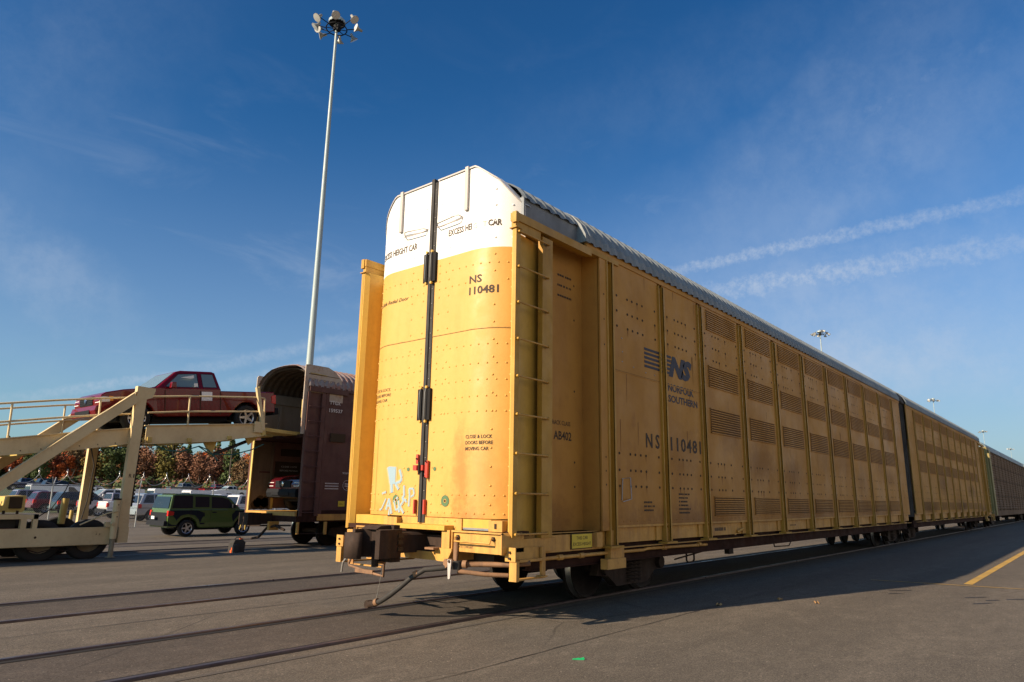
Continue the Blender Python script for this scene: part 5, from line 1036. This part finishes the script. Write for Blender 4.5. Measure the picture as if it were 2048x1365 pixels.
# ------------------------------------------------------------------ fence
M['mesh'] = flat('chain_link', (.40, .40, .39), .45, .6); t_ = M['mesh'].node_tree; bs = t_.nodes['Principled BSDF']
tcn = t_.nodes.new('ShaderNodeTexCoord'); sp_ = t_.nodes.new('ShaderNodeSeparateXYZ'); t_.links.new(tcn.outputs['Object'], sp_.inputs[0])
def mm(op, a, b=None):
    n = t_.nodes.new('ShaderNodeMath'); n.operation = op
    for i, v in enumerate((a, b)):
        if v is None: continue
        if isinstance(v, (int, float)): n.inputs[i].default_value = v
        else: t_.links.new(v, n.inputs[i])
    return n.outputs[0]
ws_ = []
for sg in (1, -1):
    q = mm('FRACT', mm('MULTIPLY', mm('ADD', sp_.outputs['X'], mm('MULTIPLY', sp_.outputs['Z'], sg)), 1/.085)); ws_.append(mm('LESS_THAN', q, .085))
t_.links.new(mm('MAXIMUM', ws_[0], ws_[1]), bs.inputs['Alpha'])
FY = None
d0 = col_at(316, 38.5, 1045); fx0, fy0 = d0[0], d0[1]; zf = -.40
fn = thing('chain_link_fence', 'galvanized chain-link fence topped with razor wire coils', 'fence', (fx0, fy0, zf))
FA, FB, FH = -26.4, 25.2, 2.12
b = MB(); b.add([(FA, 0, .05), (FB, 0, .05), (FB, 0, FH), (FA, 0, FH)], [(0, 1, 2, 3)], 'mesh'); b.build('mesh_panel', fn)
for z in (FH, 1.0):
    b = MB(); b.cyl((FA, 0, z), (FB, 0, z), .024 if z > 2 else .012, 'plastic', n=6); b.build('fence_rail', fn)
k = FA
while k <= FB+.1:
    b = MB(); b.cyl((k, .0, 0), (k, .0, FH+.02), .035, 'galv', n=8); 
    for s in (-1, 1): b.beam((k, 0, FH), (k+s*.16, s*.26, FH+.40), .035, .035, 'galv')
    b.build('fence_post', fn); k += 4.2
b = MB(); pts = []; n = int((FB-FA)/1.25)
for i in range(n*18): a = 2*math.pi*i/18; pts.append((FA+i*1.25/18+.34*math.cos(a), math.cos(a)*.25, FH+.46+math.sin(a)*.36))
b.tube(pts, .011, 'wire', 4); b.build('razor_coil', fn)
# ------------------------------------------------------------------ trees
def leafmat(nm, cols):
    m = bpy.data.materials.new(nm); m.use_nodes = True; t = m.node_tree; b = t.nodes['Principled BSDF']; b.inputs['Roughness'].default_value = .8; b.inputs['Specular IOR Level'].default_value = .15
    oi = t.nodes.new('ShaderNodeObjectInfo'); cr_ = t.nodes.new('ShaderNodeValToRGB'); cr_.color_ramp.interpolation = 'LINEAR'
    e = cr_.color_ramp.elements; e[0].color = (*cols[0], 1); e[1].color = (*cols[-1], 1)
    for i, c in enumerate(cols[1:-1]): q = e.new((i+1)/(len(cols)-1)); q.color = (*c, 1)
    ge = t.nodes.new('ShaderNodeNewGeometry'); ns_ = t.nodes.new('ShaderNodeTexNoise'); ns_.inputs['Scale'].default_value = .7; ns_.inputs['Detail'].default_value = 3
    tc_ = t.nodes.new('ShaderNodeTexCoord'); t.links.new(tc_.outputs['Object'], ns_.inputs['Vector'])
    ad = t.nodes.new('ShaderNodeMath'); ad.operation = 'MULTIPLY_ADD'; t.links.new(ns_.outputs['Fac'], ad.inputs[0]); ad.inputs[1].default_value = .7
    t.links.new(oi.outputs['Random'], ad.inputs[2]); a2 = t.nodes.new('ShaderNodeMath'); a2.operation = 'MULTIPLY_ADD'; t.links.new(ad.outputs[0], a2.inputs[0]); a2.inputs[1].default_value = .75; a2.inputs[2].default_value = -.15
    t.links.new(a2.outputs[0], cr_.inputs[0])
    hv = t.nodes.new('ShaderNodeHueSaturation'); t.links.new(cr_.outputs[0], hv.inputs['Color']); mr = t.nodes.new('ShaderNodeMapRange'); t.links.new(ge.outputs['Random Per Island'], mr.inputs[0]); mr.inputs[3].default_value = .55; mr.inputs[4].default_value = 1.4; t.links.new(mr.outputs[0], hv.inputs['Value'])
    t.links.new(hv.outputs[0], b.inputs['Base Color']); return m
M['lf_red'] = leafmat('autumn_red', [(.38, .075, .028), (.46, .12, .035), (.27, .075, .045)]); M['lf_or'] = leafmat('autumn_orange', [(.44, .17, .035), (.36, .11, .03), (.26, .15, .04)])
M['lf_gr'] = leafmat('dark_green', [(.055, .085, .032), (.085, .11, .038), (.045, .07, .035)]); M['lf_ol'] = leafmat('olive_green', [(.12, .13, .035), (.19, .13, .035), (.10, .12, .035)]); M['lf_pu'] = leafmat('plum_brown', [(.15, .075, .055), (.21, .10, .055), (.16, .12, .06)])
M['bark'] = paint('bark', (.09, .07, .055), (.05, .04, .03), .5, .9)
def crown_mesh(seed, H, Rr, kind, mat, n=2100):
    rs = random.Random(seed); m = MB(); lob = []
    if kind == 'pine':
        for k in range(16): z = H*(.08+.92*k/15); r = Rr*(1.05-k/15)*rs.uniform(.7, 1.1)+.3; a = rs.uniform(0, 6.3); lob.append((math.cos(a)*r*.35, math.sin(a)*r*.35, z, r*.8, .9))
    else:
        for k in range(20):
            z = H*rs.uniform(.10, .93); r0 = Rr*math.sqrt(max(.25, 1-((z/H-.55)/.5)**2)); a = rs.uniform(0, 6.3); q = r0*rs.uniform(.2, .75); lob.append((math.cos(a)*q, math.sin(a)*q, z, rs.uniform(.9, 1.7)*Rr/3, rs.uniform(.7, 1.)))
    for i in range(n):
        x, y, z, r, sq = rs.choice(lob); d = Vector((rs.gauss(0, 1), rs.gauss(0, 1), rs.gauss(0, 1))).normalized(); rr = r*rs.uniform(.55, 1.12)
        p = Vector((x, y, z))+Vector((d.x*rr, d.y*rr, d.z*rr*sq)); s_ = rs.uniform(.13, .30); nn = (d+Vector((rs.gauss(0, .5), rs.gauss(0, .5), rs.gauss(0, .5)))).normalized(); a = nn.orthogonal().normalized(); b_ = nn.cross(a); t = rs.uniform(0, 3.1); u = a*math.cos(t)+b_*math.sin(t); v = nn.cross(u)
        m.add([p-u*s_-v*s_*.6, p+u*s_-v*s_*.5, p+u*s_*.7+v*s_*.7, p-u*s_*.6+v*s_*.6], [(0, 1, 2, 3)], mat)
    return m
def tree_proto(seed, H, Rr, kind, mat, label):
    t = thing('pine_tree' if kind == 'pine' else 'autumn_tree', label, 'tree', group='trees of the wood behind the parked cars')
    b = MB(); b.tube([(0, 0, -.3), (.05, 0, H*.3), (-.06, .05, H*.6), (.02, 0, H*.9)], [.2, .16, .1, .03], 'bark', 7)
    rs = random.Random(seed+50)
    for k in range(7): a = rs.uniform(0, 6.3); z = H*rs.uniform(.3, .7); b.tube([(0, 0, z), (math.cos(a)*Rr*.4, math.sin(a)*Rr*.4, z+H*.1), (math.cos(a)*Rr*.75, math.sin(a)*Rr*.75, z+H*.16)], [.07, .05, .02], 'bark', 5)
    b.build('trunk', t); crown_mesh(seed, H, Rr, kind, mat).build('crown', t); return t
protos = [tree_proto(1, 10.5, 3.0, 'd', 'lf_red', 'red-leaved tree in the wood'), tree_proto(2, 10, 3.2, 'd', 'lf_or', 'orange-leaved tree in the wood'), tree_proto(3, 11.5, 2.6, 'pine', 'lf_gr', 'dark green pine in the wood'), tree_proto(4, 10, 3.0, 'd', 'lf_ol', 'olive green tree in the wood'), tree_proto(5, 9.5, 3.1, 'd', 'lf_pu', 'plum-brown half-bare tree in the wood'), tree_proto(6, 11, 2.8, 'd', 'lf_gr', 'dark green round-crowned tree in the wood'), tree_proto(8, 9, 2.6, 'd', 'lf_red', 'small bright red tree at the edge of the wood')]
rs = random.Random(21); used = set(); pat = [0, 3, 2, 1, 5, 2, 0, 4, 2, 5, 6, 1, 2, 3, 0, 5, 4, 1, 2, 6]
cnt = 0
for row, D in enumerate((150, 159, 169, 180, 192)):
    px = -190+rs.uniform(0, 30)
    while px < 760:
        i = rs.choice(pat) if row else rs.choice([0, 1, 4, 3, 4, 6, 2, 5, 3, 2]); 
        if row > 2: i = rs.choice([2, 5, 2, 0, 4, 3, 5])
        if i in used: o = copy_tree(protos[i])
        else: o = protos[i]; used.add(i)
        x, y, z = col_at(px, D+rs.uniform(-3, 3)); o.location = (x, y, G(y)-.1); o.rotation_euler = (0, 0, rs.uniform(0, 6.28)); k = rs.uniform(.72, 1.05)*(1.0 if row < 3 else .97); o.scale = (k, k, k*rs.uniform(.9, 1.12)); cnt += 1
        px += rs.uniform(20, 36)
pr = thing('shrub', 'brown and olive shrub at the foot of the wood', 'shrub', group='shrubs at the foot of the wood'); b = MB(); rq = random.Random(4)
for i in range(700):
    d = Vector((rq.gauss(0, 1), rq.gauss(0, 1), abs(rq.gauss(0, 1))*.8)).normalized(); p = Vector((d.x*2.6, d.y*1.6, d.z*2.4))*rq.uniform(.6, 1.05); s_ = rq.uniform(.12, .28); a = d.orthogonal().normalized(); c = d.cross(a); b.add([p-a*s_-c*s_, p+a*s_-c*s_, p+a*s_+c*s_, p-a*s_+c*s_], [(0, 1, 2, 3)], rq.choice(['lf_gr', 'lf_gr', 'lf_pu']))
b.build('foliage', pr); q = 0; px = -190
while px < 760:
    o = pr if q == 0 else copy_tree(pr); x, y, z = col_at(px, 143+rs.uniform(-3, 2)); o.location = (x, y, G(y)-.1); o.rotation_euler = (0, 0, rs.uniform(0, 6)); k = rs.uniform(.7, 1.25); o.scale = (k, k, k); q += 1; px += rs.uniform(20, 34)
print('trees', cnt)
b = MB(); up = col_at(456, 120); b.cyl((0, 0, 0), (0, 0, 8), .14, 'bark', .1, n=8); b.beam((-.8, .3, 7.3), (.8, -.3, 7.3), .1, .12, 'bark'); o = b.build('utility_pole'); tag(o, 'dark wooden utility pole standing in front of the wood', 'utility pole'); o.location = (up[0], up[1], G(up[1]))
# ------------------------------------------------------------------ small things
def on_ground(px, py, z=-.03): p = onz(px, py, z); return p
p = on_ground(1160, 1320)
b = MB(); b.prism([(0, 0), (.05, .0), (.06, .012), (.05, .03), (.02, .022), (-.09, .012), (-.10, .004)], 'y', -.012, .012, 'litterg'); b.prism([(-.10, .002), (-.01, .01), (-.01, .02)], 'y', .012, .03, 'litterg'); o = b.build('plastic_scrap'); tag(o, 'bright green plastic scrap lying alone on the asphalt', 'litter'); o.location = (p.x, p.y, -.03); o.rotation_euler = (0, 0, R_(-48)); o.scale = (.75,)*3
for i, (px, py, lb) in enumerate(((1438, 1212, 'dry leaf on the asphalt nearest the shadow edge'), (1560, 1201, 'dry leaf, the middle one of three by the shadow edge'), (1633, 1208, 'dry leaf, the one farthest along the shadow edge'))):
    p = on_ground(px, py); b = MB(); n = 9; c = (0, 0, .018); vs = [c]+[(math.cos(a*6.283/n)*(.05 if a % 2 else .028), math.sin(a*6.283/n)*(.05 if a % 2 else .028), .004+.02*(a % 3)) for a in range(n)]; b.add(vs, [(0, 1+k, 1+(k+1) % n) for k in range(n)], 'leaf'); o = b.build('dry_leaf'); tag(o, lb, 'leaf', 'dry leaves on the asphalt'); o.location = (p.x, p.y, -.03); o.rotation_euler = (0, 0, i*1.3)
x, y, z = col_at(472, 20.2, 1098); bt = thing('tool_bag', 'black tool bag with orange trim standing beside the third track', 'bag', (x, y, G(y)+.0))
b = MB(); bevprism(b, [(-.19, 0), (.20, 0), (.22, .28), (.12, .36), (-.12, .35), (-.17, .26)], .26, 'black', .03); b.build('bag_body', bt)
b = MB(); b.tube([(-.12, -.05, .34), (-.05, -.05, .42), (.06, -.05, .42), (.12, -.05, .34)], .014, 'black'); b.build('handle', bt)
b = MB(); b.box(.06, .14, -.08, -.02, .34, .39, 'orange'); b.box(-.25, -.18, -.2, -.12, .0, .07, 'orange'); b.box(-.23, -.2, -.18, -.14, .05, .14, 'orange'); b.build('orange_tag', bt)
b = MB(); bevprism(b, [(-.14, 0), (.06, 0), (.04, .24), (-.1, .22)], .12, 'black', .02); 
for i in range(len(b.v)): b.v[i].y += -.2; b.v[i].x += -.1
b.build('side_pocket', bt)
